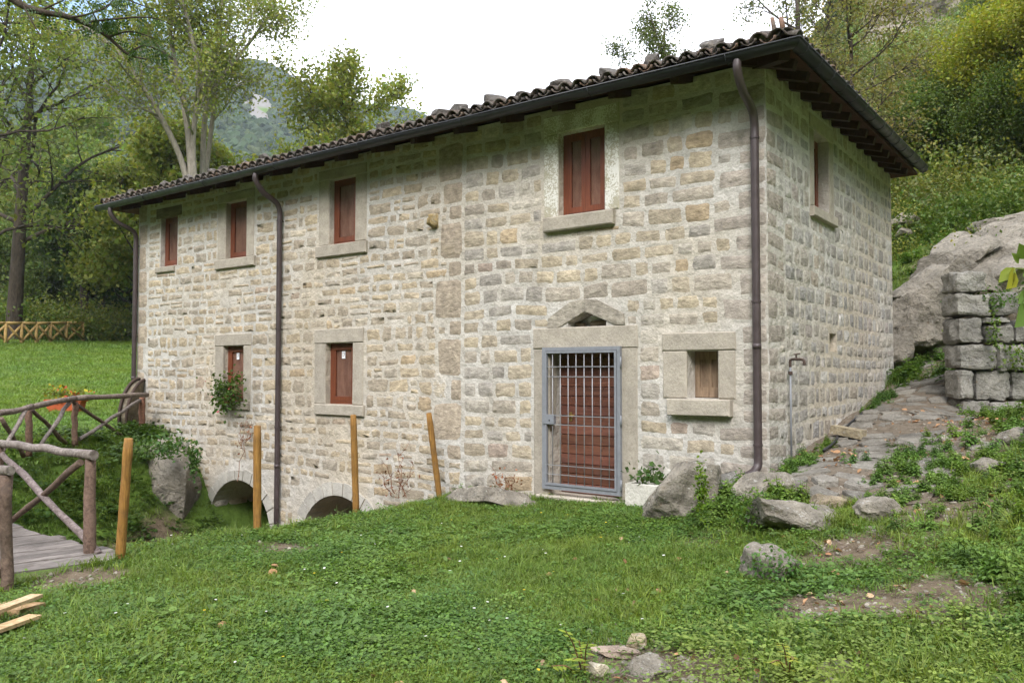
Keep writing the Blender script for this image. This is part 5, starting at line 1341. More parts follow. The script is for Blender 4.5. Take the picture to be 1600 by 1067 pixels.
for k, (s_, px, d, sc, lab) in enumerate(((0, 10, 66, 1.0, 'dark tree in the wood behind the ivy-clad trunk'), (1, 105, 60, .95, 'yellowish tree in the wood above the oak crown'), (0, 165, 56, .72, 'low dark tree behind the log table'), (1, 250, 62, .95, 'light tree whose top shows above the low end of the roof'),
                               (2, -30, 58, .7, 'tall tree behind the cut-off tree at the picture edge'), (1, 345, 60, .93, 'light green tree above the second roof downpipe'), (2, 45, 85, 1.1, 'tallest far tree left of the mountain gap'), (1, 420, 66, .85, 'pale tree showing low over the roof tiles below the mountain'), (0, 120, 52, .5, 'bluish low tree right behind the oak trunk'), (0, 30, 50, .45, 'low dark bush behind the fence below the ivy-clad tree'), (0, 80, 54, .45, 'dark bush behind the middle of the pale fence'), (1, 262, 40, .82, 'light leafy tree filling the gap below the poplar crown'), (1, 335, 41, .72, 'light leafy tree right below the leaning poplar stems'), (1, 400, 43, .6, 'light leafy tree low behind the roof near the third window'), (1, 222, 44, .74, 'light leafy tree at the low roof end'), (0, 190, 60, .62, 'dark tree low beside the house corner'))):
    p = gp(px, d); copy_tree(BT[s_], 'woodland_tree', p, 1.3*k, (sc, sc, sc), lab, 'woodland trees beyond the meadow')
for o in BT: o['group'] = 'woodland trees beyond the meadow'
# rounded tree behind the roof, trees peeping over the roof
b0 = at(548, 330, 40); grown_tree('walnut_tree', 548, 40, 71, 12.4, .3, dict(BROAD, kids=[20, 8, 5]), 7, .30, .2, (.23, .255, .052), 'bushy yellow-green tree above the middle of the roof', base=(b0[0], b0[1], 2.0), Lk=8.5)
b0 = at(470, 330, 44); grown_tree('walnut_tree', 470, 44, 72, 9.6, .25, dict(BROAD, kids=[12, 7, 5]), 7, .33, .2, (.14, .17, .034), 'smaller yellow-green tree between the poplar and the bushy roof tree', base=(b0[0], b0[1], 2.0), Lk=6)
b0 = at(1040, 330, 30); grown_tree('ash_tree', 1040, 30, 73, 13.2, .16, dict(OPEN_, kids=[13, 6, 4]), 9, .2, .10, (.10, .125, .035), 'airy treetop peeping over the roof ridge', base=(b0[0], b0[1], 1.0), keep=.9, Lk=6.5)
b0 = at(975, 330, 33); grown_tree('ash_tree', 975, 33, 74, 12.6, .13, dict(OPEN_, kids=[10, 6, 4]), 9, .2, .10, (.10, .125, .04), 'small sparse treetop low over the roof beside the airy one', base=(b0[0], b0[1], 1.0), keep=.8, Lk=5.0)
b0 = at(1250, 300, 27); grown_tree('ash_tree', 1250, 27, 75, 15.5, .17, dict(OPEN_, kids=[10, 6, 4]), 8, .2, .10, (.105, .125, .045), 'tall sparse tree rising behind the roof corner', base=(b0[0], b0[1], 3.0), keep=.5, Lk=7.0)

# ------------------------------------------------------------------ trees on the hillside
def hill(px, d): 
    p = at(px, 400, d); return np.array([p[0], p[1], gz1(p[0], p[1])-.2])
OL = (.20, .19, .062)
grown_tree('hornbeam_tree', 0, 0, 81, 5.6, .13, dict(OPEN_, kids=[17, 7, 5], ang=[58, 45, 45], seg=.35), 5, .2, .085, OL, 'sparse olive-brown tree with dark branching trunk behind the eave', base=hill(1335, 20), keep=.6, Lk=4.9)
grown_tree('hornbeam_tree', 0, 0, 82, 7.0, .12, dict(OPEN_, kids=[13, 7, 5]), 4, .24, .12, OL, 'sparse olive tree higher up between the eave and the cliff', base=hill(1300, 30), keep=.6, Lk=6)
grown_tree('hornbeam_tree', 0, 0, 83, 3.4, .14, dict(OPEN_, kids=[10, 6, 5]), 4, .22, .12, (.14, .15, .035), 'short tree with a pale crooked trunk on the hillside', 'palebark', base=hill(1424, 25.5), keep=.55, Lk=4.5)
grown_tree('hornbeam_tree', 0, 0, 84, 2.9, .09, dict(OPEN_, kids=[9, 6, 5]), 4, .22, .12, (.15, .155, .03), 'slim pale-stemmed tree beside the crooked one', 'palebark', base=hill(1482, 26), keep=.6, Lk=4.5)
HT = add_bushy('hillside_tree', 0, 0, 91, 5.2, 4.2, 230, 17, .10, (.235, .25, .028), 'bright yellow-green tree at the right edge of the hillside', spread=.22, base=hill(1668, 21), gaps=.1)
HT2 = add_bushy('hillside_tree', 0, 0, 92, 3.0, 3.6, 190, 14, .12, (.125, .15, .045), 'grey-green bushy tree below the cliff', spread=.24, base=hill(1450, 34), gaps=.1)
HT3 = add_bushy('hillside_tree', 0, 0, 93, 3.2, 3.6, 190, 15, .09, (.105, .15, .032), 'dark green bush on the slope right of the eave end', spread=.2, base=hill(1560, 24), gaps=.05)
GH = 'bushy trees on the hillside'
for o in (HT, HT2, HT3): o['group'] = GH
for k, (s_, px, d, sc, lab) in enumerate(((HT, 1530, 24, .5, 'yellow-green tree in the middle of the hillside'), (HT, 1735, 19, .9, 'yellow-green tree cut by the right picture edge'), (HT2, 1385, 40, .85, 'grey-green bush close under the cliff foot'), (HT2, 1560, 46, .8, 'grey-green tree right under the cliff end'),
      (HT3, 1430, 23, .9, 'dark bush just above the eave end'), (HT3, 1500, 22.5, .9, 'dark bush above the pale slope slabs'), (HT3, 1590, 21, .8, 'dark bush above the white box'), (HT, 1455, 30, .42, 'olive yellow tree behind the pale crooked trunk'), (HT2, 1320, 45, 1.2, 'grey-green tree seen through the sparse olive trees'),
      (HT2, 1600, 50, 1.1, 'large grey-green tree high at the right frame edge'), (HT3, 1545, 66, 1.3, 'dark evergreen on the cliff ledge'), (HT3, 1592, 64, 1.5, 'dark evergreen beside the cliff top'), (HT2, 1260, 50, 1.6, 'pale tree far behind the roof corner'), (HT, 1400, 34, .42, 'yellowish tree left of the pale crooked trunk'), (HT3, 1640, 24, 1.2, 'dark bush behind the tree cut by the right edge'), (HT2, 1660, 34, 1.2, 'tall grey tree outside the right picture edge'))):
    copy_tree(s_, 'hillside_tree', hill(px, d), 1.7*k, (sc, sc, sc), lab, GH)
# cliff
nu, nv = 110, 50
P_ = np.empty((nu, nv, 3)); cl0 = at(1365, 95, 74); cl1 = at(1640, 60, 70); bt_ = 0
for a in range(nu):
    for c in range(nv):
        s_ = a/(nu-1); q = cl0*(1-s_)+cl1*s_; P_[a, c] = (q[0], q[1], q[2]-6+18*c/(nv-1))
wn = fbm(P_.reshape(-1, 3)*np.array([.12, .12, .25]), 5, 40).reshape(nu, nv); st = np.abs(np.sin(P_[..., 2]*1.1+fbm(P_.reshape(-1, 3)*.1, 2, 41).reshape(nu, nv)*3))
out = (wn*1.8+st*.9)[..., None]*np.array([-FW[0], -FW[1], 0]); P_ = P_+out+np.array([FW[0], FW[1], 0])*(np.arange(nv)/(nv-1)*4)[None, :, None]
P_[..., 2] += fbm(np.stack([P_[..., 0]*.15, P_[..., 1]*.15, P_[..., 0]*0], -1), 3, 44)*1.2*(np.arange(nv)/(nv-1))[None]
i_ = np.arange(nu-1)[:, None]*nv+np.arange(nv-1)[None]
o = MB().add(P_.reshape(-1, 3), np.stack([i_, i_+1, i_+nv+1, i_+nv], -1).reshape(-1, 4)).build('cliff', M['cliff'], None, False); tag(o, 'pale layered cliff at the top of the hillside', None, None, 'structure')

# ------------------------------------------------------------------ scattered ground cover (instanced stuff)
def proto(name, parts, mat):
    b = MB()
    for V, F, t in parts: b.add(V, F, t)
    return bpy.data.objects.new(name, b.mesh(name, M[mat], False))
def blades(n, h, r, lean, w, col, rng, spread=.05):
    az = rng.uniform(0, 2*math.pi, n); P0 = np.stack([rng.normal(0, spread, n), rng.normal(0, spread, n), np.zeros(n)], -1)
    hh = h*rng.uniform(.5, 1.2, n); ln = lean*rng.uniform(.3, 1.4, n); D = np.stack([np.cos(az), np.sin(az), 0*az], -1); S_ = np.stack([-np.sin(az), np.cos(az), 0*az], -1)*w
    k1 = P0+D*(hh*ln*.25)[:, None]+np.array([0, 0, 1])*(hh*.55)[:, None]; k2 = P0+D*(hh*ln*.9)[:, None]+np.array([0, 0, 1])*(hh*(1-.25*ln))[:, None]
    V = np.stack([P0-S_, P0+S_, k1+S_*.8, k1-S_*.8, k2], 1).reshape(-1, 3); q = np.arange(n)[:, None]*5
    t = np.array(col)*(1+rng.uniform(-.25, .25, (n, 1)))
    return [(V, [np.concatenate([q, q+1, q+2, q+3], 1), np.concatenate([q+3, q+2, q+4], 1)], np.repeat(t, 5, 0))]
def rosette(n, size, h, spread, col, rng, asp=.8, tri=False):
    """low broad leaves: each a folded 2-quad oval"""
    out = []
    C = np.stack([rng.normal(0, spread, n), rng.normal(0, spread, n), h*rng.uniform(.3, 1.1, n)], -1)
    az = rng.uniform(0, 2*math.pi, n); el = rng.uniform(-.35, .35, n)
    a = np.stack([np.cos(az)*np.cos(el), np.sin(az)*np.cos(el), np.sin(el)], -1); b_ = np.stack([-np.sin(az), np.cos(az), rng.normal(0, .25, n)], -1); nz = np.cross(a, b_)
    s = (size*rng.uniform(.6, 1.25, n))[:, None]
    V = np.stack([C-a*s*.5, C-a*s*.12+b_*s*asp*.5+nz*s*.1, C+a*s*.28+b_*s*asp*.36+nz*s*.08, C+a*s*.55, C+a*s*.28-b_*s*asp*.36+nz*s*.08, C-a*s*.12-b_*s*asp*.5+nz*s*.1], 1).reshape(-1, 3)
    q = np.arange(n)[:, None]*6
    t = np.array(col)*(1+rng.uniform(-.22, .22, (n, 1)))
    return [(V, [np.concatenate([q, q+1, q+2, q+3], 1), np.concatenate([q, q+3, q+4, q+5], 1)], np.repeat(t, 6, 0))]
def upright(n_st, h, size, col, rng, per=14):
    out = []
    for k in range(n_st):
        d = nrm(np.array([rng.normal(0, .3), rng.normal(0, .3), 1])); hh = h*rng.uniform(.6, 1.1); base = np.array([rng.normal(0, .06), rng.normal(0, .06), 0])
        V, F, Fc = tube([base, base+d*hh*.5, base+d*hh], [.006, .005, .003], 3); out.append((V, [F], np.tile(np.array(col)*.8, (len(V), 1))))
        tt = np.sort(rng.uniform(.15, 1, per)); C = base+d*hh*tt[:, None]; az = np.arange(per)*2.4; o_ = np.stack([np.cos(az), np.sin(az), np.full(per, .1)], -1)
        s = size*(1.15-.6*tt)[:, None]; b_ = np.stack([-np.sin(az), np.cos(az), 0*az], -1); dn = np.array([0, 0, -.35])
        V = np.stack([C, C+o_*s*.45+b_*s*.3, C+o_*s+dn*s, C+o_*s*.45-b_*s*.3], 1).reshape(-1, 3)
        out.append((V, [np.arange(4*per).reshape(-1, 4)], np.repeat(np.array(col)*(1+rng.uniform(-.25, .25, (per, 1))), 4, 0)))
    return out
pr = np.random.default_rng(77)
GC = (.12, .205, .036); GC2 = (.095, .175, .034); CLV = (.10, .19, .046); DK = (.060, .125, .026)
PG = [proto('grass_tuft', blades(16, .085, .05, .9, .0035, c, pr, .035), 'grass') for c in (GC, GC2, (.14, .22, .04))]
PM = [proto('lawn_tuft', blades(16, .075, .05, 1.5, .006, c, pr, .05), 'grass') for c in ((.145, .255, .055), (.13, .235, .05))]
PT = [proto('tall_grass_tuft', blades(18, .22, .05, 1.1, .004, c, pr, .03), 'grass') for c in (GC, (.13, .21, .045))]
PC_ = [proto('clover_patch', rosette(30, .021, .045, .06, c, pr, .95), 'leaf') for c in (CLV, (.105, .195, .035), (.08, .165, .04))]
PB = [proto('broad_weed', rosette(15, .05, .07, .06, c, pr, .62), 'leaf') for c in (CLV, (.11, .20, .05))]
PN = [proto('leafy_weed', upright(6, .26, .085, c, pr), 'leaf') for c in ((.10, .195, .042), (.13, .225, .048), (.085, .17, .04))]
PY = [proto('pale_weed', rosette(30, .028, .11, .07, (.155, .235, .06), pr, .7), 'leaf')]
PD = [proto('dry_leaf', rosette(2, .07, .03, .03, c, pr, .7), 'dryleaf') for c in ((.33, .19, .10), (.24, .12, .06), (.42, .29, .18))]
PI = [proto('ivy_clump', rosette(26, .075, .16, .13, c, pr, .9), 'leaf') for c in ((.045, .095, .02), (.06, .115, .022))]
PS = [proto('shrub_clump', [leaves(np.random.default_rng(5+k).normal(0, 1, (950, 3))*np.array([.42, .42, .26])+np.array([0, 0, .35]), None, .075, np.random.default_rng(k), .5, .6, c, .3)], 'leaf') for k, c in enumerate(((.12, .19, .037), (.16, .20, .04), (.08, .135, .03), (.175, .205, .045), (.14, .18, .07)))]
for q in PS:
    pass
def fblob(k, c):
    V, F = ICO[2]; V = V*(1+.45*fbm(V*1.8+k*5, 3, k)[:, None]); V = V*np.array([1, 1, 1.15]); return (V+np.array([0, 0, .5]), F, np.tile(np.array(c), (len(V), 1))*(.8+.4*np.random.default_rng(k).random((len(V), 1))))
PF = [proto('forest_tree', [fblob(k, c)], 'forest') for k, c in enumerate(((.026, .046, .016), (.038, .058, .018), (.020, .038, .016), (.048, .064, .02)))]
def scatter(name, pts, scl, protos, label, zrot=True, tilt=.15, seed=0, sz=None):
    r_ = np.random.default_rng(seed); n = len(pts)
    cname = bpy.data.collections.new(name+'_kinds')
    for p in protos:
        if p.name not in cname.objects: cname.objects.link(p)
    me = bpy.data.meshes.new(name); me.vertices.add(n); me.vertices.foreach_set('co', np.asarray(pts, np.float32).ravel())
    a = me.attributes.new('rot', 'FLOAT_VECTOR', 'POINT'); a.data.foreach_set('vector', np.stack([r_.normal(0, tilt, n), r_.normal(0, tilt, n), r_.uniform(0, 6.28, n)], -1).astype(np.float32).ravel())
    s3 = np.repeat(np.asarray(scl, np.float32)[:, None], 3, 1)
    a = me.attributes.new('scl', 'FLOAT_VECTOR', 'POINT'); a.data.foreach_set('vector', s3.ravel())
    o = bpy.data.objects.new(name, me); COL.objects.link(o); tag(o, label, None, None, 'stuff')
    g = bpy.data.node_groups.new(name, 'GeometryNodeTree')
    g.interface.new_socket('Geometry', in_out='INPUT', socket_type='NodeSocketGeometry'); g.interface.new_socket('Geometry', in_out='OUTPUT', socket_type='NodeSocketGeometry')
    gi = g.nodes.new('NodeGroupInput'); go = g.nodes.new('NodeGroupOutput'); ip = g.nodes.new('GeometryNodeInstanceOnPoints'); ci = g.nodes.new('GeometryNodeCollectionInfo')
    ci.inputs['Collection'].default_value = cname; ci.inputs['Separate Children'].default_value = True; ci.inputs['Reset Children'].default_value = True
    ip.inputs['Pick Instance'].default_value = True
    r = g.nodes.new('GeometryNodeInputNamedAttribute'); r.data_type = 'FLOAT_VECTOR'; r.inputs['Name'].default_value = 'rot'
    s = g.nodes.new('GeometryNodeInputNamedAttribute'); s.data_type = 'FLOAT_VECTOR'; s.inputs['Name'].default_value = 'scl'
    er = g.nodes.new('FunctionNodeEulerToRotation')
    rv = g.nodes.new('FunctionNodeRandomValue'); rv.data_type = 'INT'; rv.inputs['Seed'].default_value = seed
    for q in rv.inputs:
        if q.type == 'INT' and q.name == 'Min': q.default_value = 0
        if q.type == 'INT' and q.name == 'Max': q.default_value = len(protos)-1
    k = g.links.new
    k(gi.outputs[0], ip.inputs['Points']); k(ci.outputs[0], ip.inputs['Instance']); k(r.outputs['Attribute'], er.inputs[0]); k(er.outputs[0], ip.inputs['Rotation']); k(s.outputs['Attribute'], ip.inputs['Scale'])
    k([q for q in rv.outputs if q.type == 'INT'][0], ip.inputs['Instance Index']); k(ip.outputs[0], go.inputs[0])
    md = o.modifiers.new('scatter', 'NODES'); md.node_group = g
    return o
def in_house(x, y): return (x > HX0-.02) & (x < .03) & (y > -.03) & (y < HY1+.03)
def view_pts(n, d0, d1, m=3, pw=1.0, rng=RNG, pmax=34.5):
    """points spread over the wedge the camera looks at"""
    d = (rng.uniform(0, 1, n)*(d1**(2*pw)-d0**(2*pw))+d0**(2*pw))**(1/(2*pw)); ph = np.radians(rng.uniform(-pmax-m, pmax+m, n))
    x = CAM[0]+d*(np.sin(ph)*math.cos(YAW)-np.cos(ph)*math.sin(YAW)); y = CAM[1]+d*(np.sin(ph)*math.sin(YAW)+np.cos(ph)*math.cos(YAW)); return x, y, d
def ok_pts(x, y, extra=None):
    m = ~in_house(x, y) & ~((x < -4.35) & (x > -10.2) & (y < -4.9) & (y > -6.4))
    return m
def put(x, y, dz=-.008): return np.stack([x, y, gz(x, y)+dz], -1)
NZ = lambda x, y, s, k: fbm(np.stack([x*s, y*s, x*0], -1), 3, k)
# meadow grass
x, y, d = view_pts(105000, 3.4, 17, pw=.75); m = ok_pts(x, y)&((d < 15)|((x < -9)&(y < 0)))
c = cover_f(x, y); m &= (RNG.random(len(x)) < np.clip(c*1.3-.25, .0, 1))&(path_mask(x, y) < .25); m &= ~((x < -12)&(y > -1)&(d > 15))
g = NZ(x, y, .8, 50); m &= RNG.random(len(x)) < np.clip(.72+.8*g, .3, 1)
x, y, g = x[m], y[m], g[m]
scatter('grass', put(x, y), RNG.uniform(.6, 1.15, len(x))*(1+.35*np.clip(NZ(x, y, .5, 51), -1, 1)), PG, 'short green meadow grass around the house', seed=1)
x, y, d = view_pts(70000, 3.4, 14, pw=.72); m = ok_pts(x, y)
c = cover_f(x, y); g = NZ(x, y, .8, 50); m &= (RNG.random(len(x)) < np.clip(c*1.4-.3, .0, 1)*np.clip(.55-1.1*g, .08, 1))&(path_mask(x, y) < .2); x, y = x[m], y[m]
scatter('clover', put(x, y), RNG.uniform(.6, 1.25, len(x)), PC_, 'clover and small leafed weeds among the grass', seed=2)
x, y, d = view_pts(16000, 3.4, 14, pw=.75); m = ok_pts(x, y); c = cover_f(x, y); rr_ = sstep(-.5, 2.5, x); g = NZ(x, y, .6, 53)
m &= (RNG.random(len(x)) < np.clip(c*1.2-.2, 0, 1)*np.clip(.08+.30*rr_+.5*g, .01, 1))&(path_mask(x, y) < .3); x, y = x[m], y[m]
scatter('broad_weeds', put(x, y), RNG.uniform(.55, 1.2, len(x)), PB, 'broad leaved weeds in the meadow', seed=3)
x, y, d = view_pts(9000, 3.4, 13, pw=.8); m = ok_pts(x, y); g = NZ(x, y, .7, 54); rr_ = sstep(0, 2.0, x)
m &= (RNG.random(len(x)) < np.clip(-.05+.3*rr_+.55*g, .0, 1)*np.clip(cover_f(x, y)*1.5-.3, 0, 1))&(path_mask(x, y) < .1); x, y = x[m], y[m]
scatter('tall_grass', put(x, y), RNG.uniform(.45, .95, len(x)), PT, 'longer grass tufts on the right slope', seed=4)
# far meadow
x, y, d = view_pts(60000, 14, 46, pw=.6, pmax=34); m = ok_pts(x, y)&(polar(x, y)[0] < -10)&((x < -11.0)|(y < -3)); x, y, d = x[m], y[m], d[m]
scatter('meadow', put(x, y), RNG.uniform(.7, 1.1, len(x))*(.75+d/28), PM, 'mown green meadow beyond the house', seed=5)
# nettles and weeds on the right slope, hillside, channel banks and along the walls
X, Y, S_ = [], [], []
def patch(cx, cy_, rx, ry, n, s0, s1):
    X.append(RNG.normal(cx, rx, n)); Y.append(RNG.normal(cy_, ry, n)); S_.append(RNG.uniform(s0, s1, n))
for a in ((.22, .12, .08, .25, 42, .35, .75), (.28, 1.2, .06, .5, 16, .25, .5), (.24, 4.6, .08, .7, 26, .3, .7), (.2, 6.3, .12, .3, 22, .5, 1.0), (1.1, 7.0, .4, .25, 60, .6, 1.0), (1.5, .3, .25, .6, 60, .4, .8), (2.0, -.4, .6, .7, 80, .25, .7), (2.7, 1.2, .6, .8, 90, .4, 1.0), (2.9, -1.2, .5, .8, 80, .3, .8),
          (2.2, 3.6, .35, .25, 50, .6, 1.1), (-.15, -.75, .12, .12, 12, .6, 1.0), (.35, -1.0, .16, .14, 26, .6, 1.0), (1.0, -2.75, .09, .06, 8, .6, .9), (3.0, -3.0, .3, .6, 60, .5, .9), (-.05, -1.1, .12, .1, 14, .5, .9), (-1.4, -.28, .1, .05, 8, .5, .9), (-3.9, -.25, .5, .06, 16, .4, .8), (-4.5, -2.6, .25, 1.6, 90, .2, .45), (-4.7, -.8, .2, .5, 30, .25, .5)): patch(*a)
x = np.concatenate(X); y = np.concatenate(Y); s_ = np.concatenate(S_); m = ok_pts(x, y); x, y, s_ = x[m], y[m], s_[m]
scatter('weeds', put(x, y), s_, PN, 'leafy upright weeds along walls, rocks and banks', seed=6)
X, Y, S_ = [], [], []
for a in ((1.45, -4.6, .5, .35, 130, .6, 1.2), (2.1, -3.9, .5, .4, 110, .6, 1.1), (2.9, .0, .3, .4, 90, .8, 1.4), (3.1, 1.4, .4, .6, 90, .8, 1.5)): patch(*a)
x = np.concatenate(X); y = np.concatenate(Y); s_ = np.concatenate(S_); scatter('pale_weeds', put(x, y), s_, PY, 'pale feathery weeds in the foreground grass', seed=7)
X, Y, S_ = [], [], []
for a in ((-11.6, -1.6, .5, .8, 90, .6, 1.2), (-10.4, -2.6, .5, 1.2, 130, .6, 1.2), (-10.6, -4.2, .5, .8, 110, .6, 1.1), (-12.2, -.45, .35, .22, 60, .7, 1.2), (-10.05, -.55, .22, .35, 90, .3, .7), (-9.6, -1.2, .4, .5, 60, .4, .8), (-5.6, -3, .4, 2, 120, .5, 1.0), (-8, -3, 1.2, 1.5, 120, .6, 1.2), (-9.5, -5, .8, 1.2, 110, .6, 1.2), (2.3, 5.6, .5, .3, 60, .8, 1.4), (1.7, 5.2, .3, .2, 40, .7, 1.2)): patch(*a)
x = np.concatenate(X); y = np.concatenate(Y); s_ = np.concatenate(S_); m = ok_pts(x, y); x, y, s_ = x[m], y[m], s_[m]
scatter('ivy', put(x, y, .0), s_, PI, 'dark ivy and weeds covering the channel bank', seed=8)
x, y, d = view_pts(6800, 14.5, 84, pw=.55); ph = polar(x, y)[0]; m = ok_pts(x, y)&(ph > 11)&(d > 13.5); x, y, d, ph = x[m], y[m], d[m], ph[m]
m = ~((x > -.6)&(x < 3.6)&(y > 6.2)&(y < 9.6))&~((d < 16.5)&(x < 1.6)); x, y, d = x[m], y[m], d[m]
m = (d > 23)|(RNG.random(len(x)) < .33); x, y, d = x[m], y[m], d[m]
scatter('undergrowth', put(x, y, -.1), (.3+1.0*RNG.random(len(x))**2)*(.55+d/30), PS, 'dense green undergrowth on the hillside', seed=9)
x, y, d = view_pts(2600, 15, 22, pw=1); ph = polar(x, y)[0]; m = ok_pts(x, y)&(ph > 20)&~((x > -.6)&(x < 3.6)&(y > 6.2)&(y < 9.3)); x, y = x[m], y[m]
scatter('nettles', put(x, y), RNG.uniform(.8, 1.6, len(x)), PN+PI, 'nettles and brambles on the slope above the outcrop', seed=10)
x, y, d = view_pts(5200, 15, 26, pw=1); ph = polar(x, y)[0]; m = ok_pts(x, y)&(ph > 20)&~((x > -.4)&(x < 3.2)&(y > 6.6)&(y < 8.8)); x, y = x[m], y[m]
scatter('slope_grass', put(x, y), RNG.uniform(1.2, 2.4, len(x)), PT+PG, 'rough grass on the rocky slope above the outcrop', seed=24)
# woodland floor beyond the fence, bluish far bushes
x, y, d = view_pts(1500, 47, 75, pw=.8); ph = polar(x, y)[0]; m = (ph < -20); x, y = x[m], y[m]
scatter('woodland_floor', put(x, y), RNG.uniform(1.2, 2.6, len(x)), PS, 'bushes and undergrowth at the foot of the wood', seed=11)
# pebbles and crumbs of earth on the bare patches
def pebble(k):
    V, F = rock_geo((.03, .024, .015), 700+k, 1, 4, .1); return (V, F, np.tile(np.array((.26, .235, .19))*(.7+.25*k), (len(V), 1)))
PP = [proto('pebble', [pebble(k)], 'roofstone') for k in range(3)]
x, y, d = view_pts(16000, 3.4, 13, pw=.75); m = ok_pts(x, y)&(RNG.random(len(x)) < np.clip(1.0-cover_f(x, y)*1.25, .02, 1)); x, y = x[m], y[m]
scatter('pebbles', put(x, y, .0), RNG.uniform(.25, 1.1, len(x))**1.6, PP, 'small pebbles on the bare earth', seed=21, tilt=.5)
x, y, d = view_pts(9000, 3.4, 13, pw=.75); m = ok_pts(x, y)&(RNG.random(len(x)) < np.clip(.9-cover_f(x, y), .0, .5))&(path_mask(x, y) < .5); x, y = x[m], y[m]
scatter('sparse_grass', put(x, y), RNG.uniform(.35, .9, len(x)), PG+PC_, 'thin grass growing on the bare earth', seed=22)
# little daisies and yellow flowers
PE = [proto('small_flower', [(np.concatenate([np.array([[.009*math.cos(a), .009*math.sin(a), .075] for a in np.arange(6)*math.pi/3]), np.array([[.0015, 0, 0], [-.0015, 0, 0], [0, 0, .075]])]), [np.array([[0, 1, 2, 3, 4, 5]]), np.array([[6, 7, 8]])], np.array([c]*6+[(.08, .15, .03)]*3))], 'petal') for c in ((.75, .75, .7), (.7, .68, .64), (.7, .5, .03))]
x, y, d = view_pts(260, 4, 12, pw=.8); m = ok_pts(x, y)&(cover_f(x, y) > .6); x, y = x[m], y[m]
scatter('small_flowers', put(x, y), RNG.uniform(.8, 1.5, len(x)), PE, 'tiny white and yellow flowers in the meadow', seed=23)
# fallen leaves
x, y, d = view_pts(2600, 3.5, 13, pw=.8); m = ok_pts(x, y)&(RNG.random(len(x)) < .10+.5*sstep(-.5, 1.5, x)); x, y = x[m], y[m]
X, Y, S_ = [], [], []
patch(1.6, 2.4, .5, 1.2, 260, .4, .9); patch(.5, .6, .4, .6, 60, .4, .8)
x = np.concatenate([x, X[0], X[1]]); y = np.concatenate([y, Y[0], Y[1]]); m = ok_pts(x, y); x, y = x[m], y[m]
scatter('fallen_leaves', put(x, y, .005), RNG.uniform(.4, .95, len(x)), PD, 'dry brown fallen leaves scattered on grass and path', seed=12, tilt=.5)
# forest on the mountains and upper hillside
x, y, d = view_pts(75000, 140, 780, pw=.75, pmax=36); ph = polar(x, y)[0]; m = (ph < 12); m &= rock_patch(ph, d, x, y) < .33+.25*RNG.normal(size=len(x)); x, y, d = x[m], y[m], d[m]
scatter('mountain_forest', put(x, y, -1), RNG.uniform(1.8, 4.2, len(x)), PF, 'dark green forest covering the far mountain', seed=13)
x, y, d = view_pts(3500, 60, 260, pw=.7, pmax=36); ph = polar(x, y)[0]; m = (ph >= 12)&(d > 104); x, y = x[m], y[m]
a_ = RNG.uniform(math.radians(66), math.radians(294), 2600); d_ = RNG.uniform(24, 120, 2600)
xb = CAM[0]+d_*(np.sin(a_)*math.cos(YAW)-np.cos(a_)*math.sin(YAW)); yb = CAM[1]+d_*(np.sin(a_)*math.sin(YAW)+np.cos(a_)*math.cos(YAW))
sb_ = RNG.uniform(2.6, 4.6, 2600)
scatter('hill_forest', np.concatenate([put(x, y, -.6), put(xb, yb, 1.0)]), np.concatenate([RNG.uniform(1.3, 2.4, len(x)), sb_]), PF, 'forest above the hillside and the cliff', seed=14)

# ------------------------------------------------------------------ single plants
def leafy(name, C, col, size, label, parts=None, mat='leaf', cat='plant', seed=1, var=.3, asp=.62):
    r_ = np.random.default_rng(seed); C = np.asarray(C, float); base = Vector((C[:, 0].mean(), C[:, 1].mean(), C[:, 2].min()))
    o = tag(empty(name, base), label, cat); V, F, t = leaves(C, None, size, r_, .4, asp, col, var)
    q = link('foliage', np_mesh('foliage', V-np.array(base), F, M[mat], t)); q.parent = o
    return o, base
r_ = np.random.default_rng(9); c0 = front(352, 618, -.22)
C = np.concatenate([c0+r_.normal(0, 1, (520, 3))*np.array([.19, .09, .16]), c0+np.array([.25, .06, .16])+r_.normal(0, 1, (110, 3))*np.array([.13, .05, .17]), c0+np.array([-.2, -.02, .15])+r_.normal(0, 1, (70, 3))*np.array([.1, .05, .12])])
o, b0 = leafy('window_plant', C, (.07, .13, .025), .075, 'bushy green plant with small red flowers on a lower window sill')
C2 = C[r_.choice(len(C), 10)]+np.array([0, -.06, .04]); V, F, t = leaves(C2, None, .05, r_, .3, .9, (.36, .07, .08), .3); q = link('flower', np_mesh('flower', V-np.array(b0), F, M['petal'], t)); q.parent = o
b = MB(); p = front(357, 630, -.16)
b.tube([p, p+np.array([0, 0, .15])], [.07, .09], 12); q = b.build('pot', M['terracotta'], o)
# planter flowers
C = np.array([pb[0], pb[1], pzz+.36])+r_.normal(0, 1, (220, 3))*.09+np.outer(r_.uniform(-1, 1, 220), dx); V, F, t = leaves(C, None, .1, r_, .4, .6, (.13, .17, .03), .3); link('foliage', np_mesh('foliage', V, F, M['leaf'], t), plz)
C = np.array([pb[0], pb[1], pzz+.46])+r_.normal(0, 1, (26, 3))*.09+np.outer(r_.uniform(-1, 1, 26), dx); V, F, t = leaves(C, None, .1, r_, .4, .8, (.5, .40, .03), .3); V2, F2, t2 = leaves(C+np.array([.15, 0, -.03]), None, .09, r_, .4, .8, (.45, .08, .03), .3)
link('flower', np_mesh('flower', np.concatenate([V, V2]), np.concatenate([F, F2+len(V)]), M['petal'], np.concatenate([t, t2])), plz)
C = np.array([-1.38, -.24, .32])+r_.normal(0, 1, (120, 3))*np.array([.13, .09, .07]); V, F, t = leaves(C, None, .08, r_, .4, .6, (.06, .12, .025), .3); link('foliage', np_mesh('foliage', V, F, M['leaf'], t), tr)
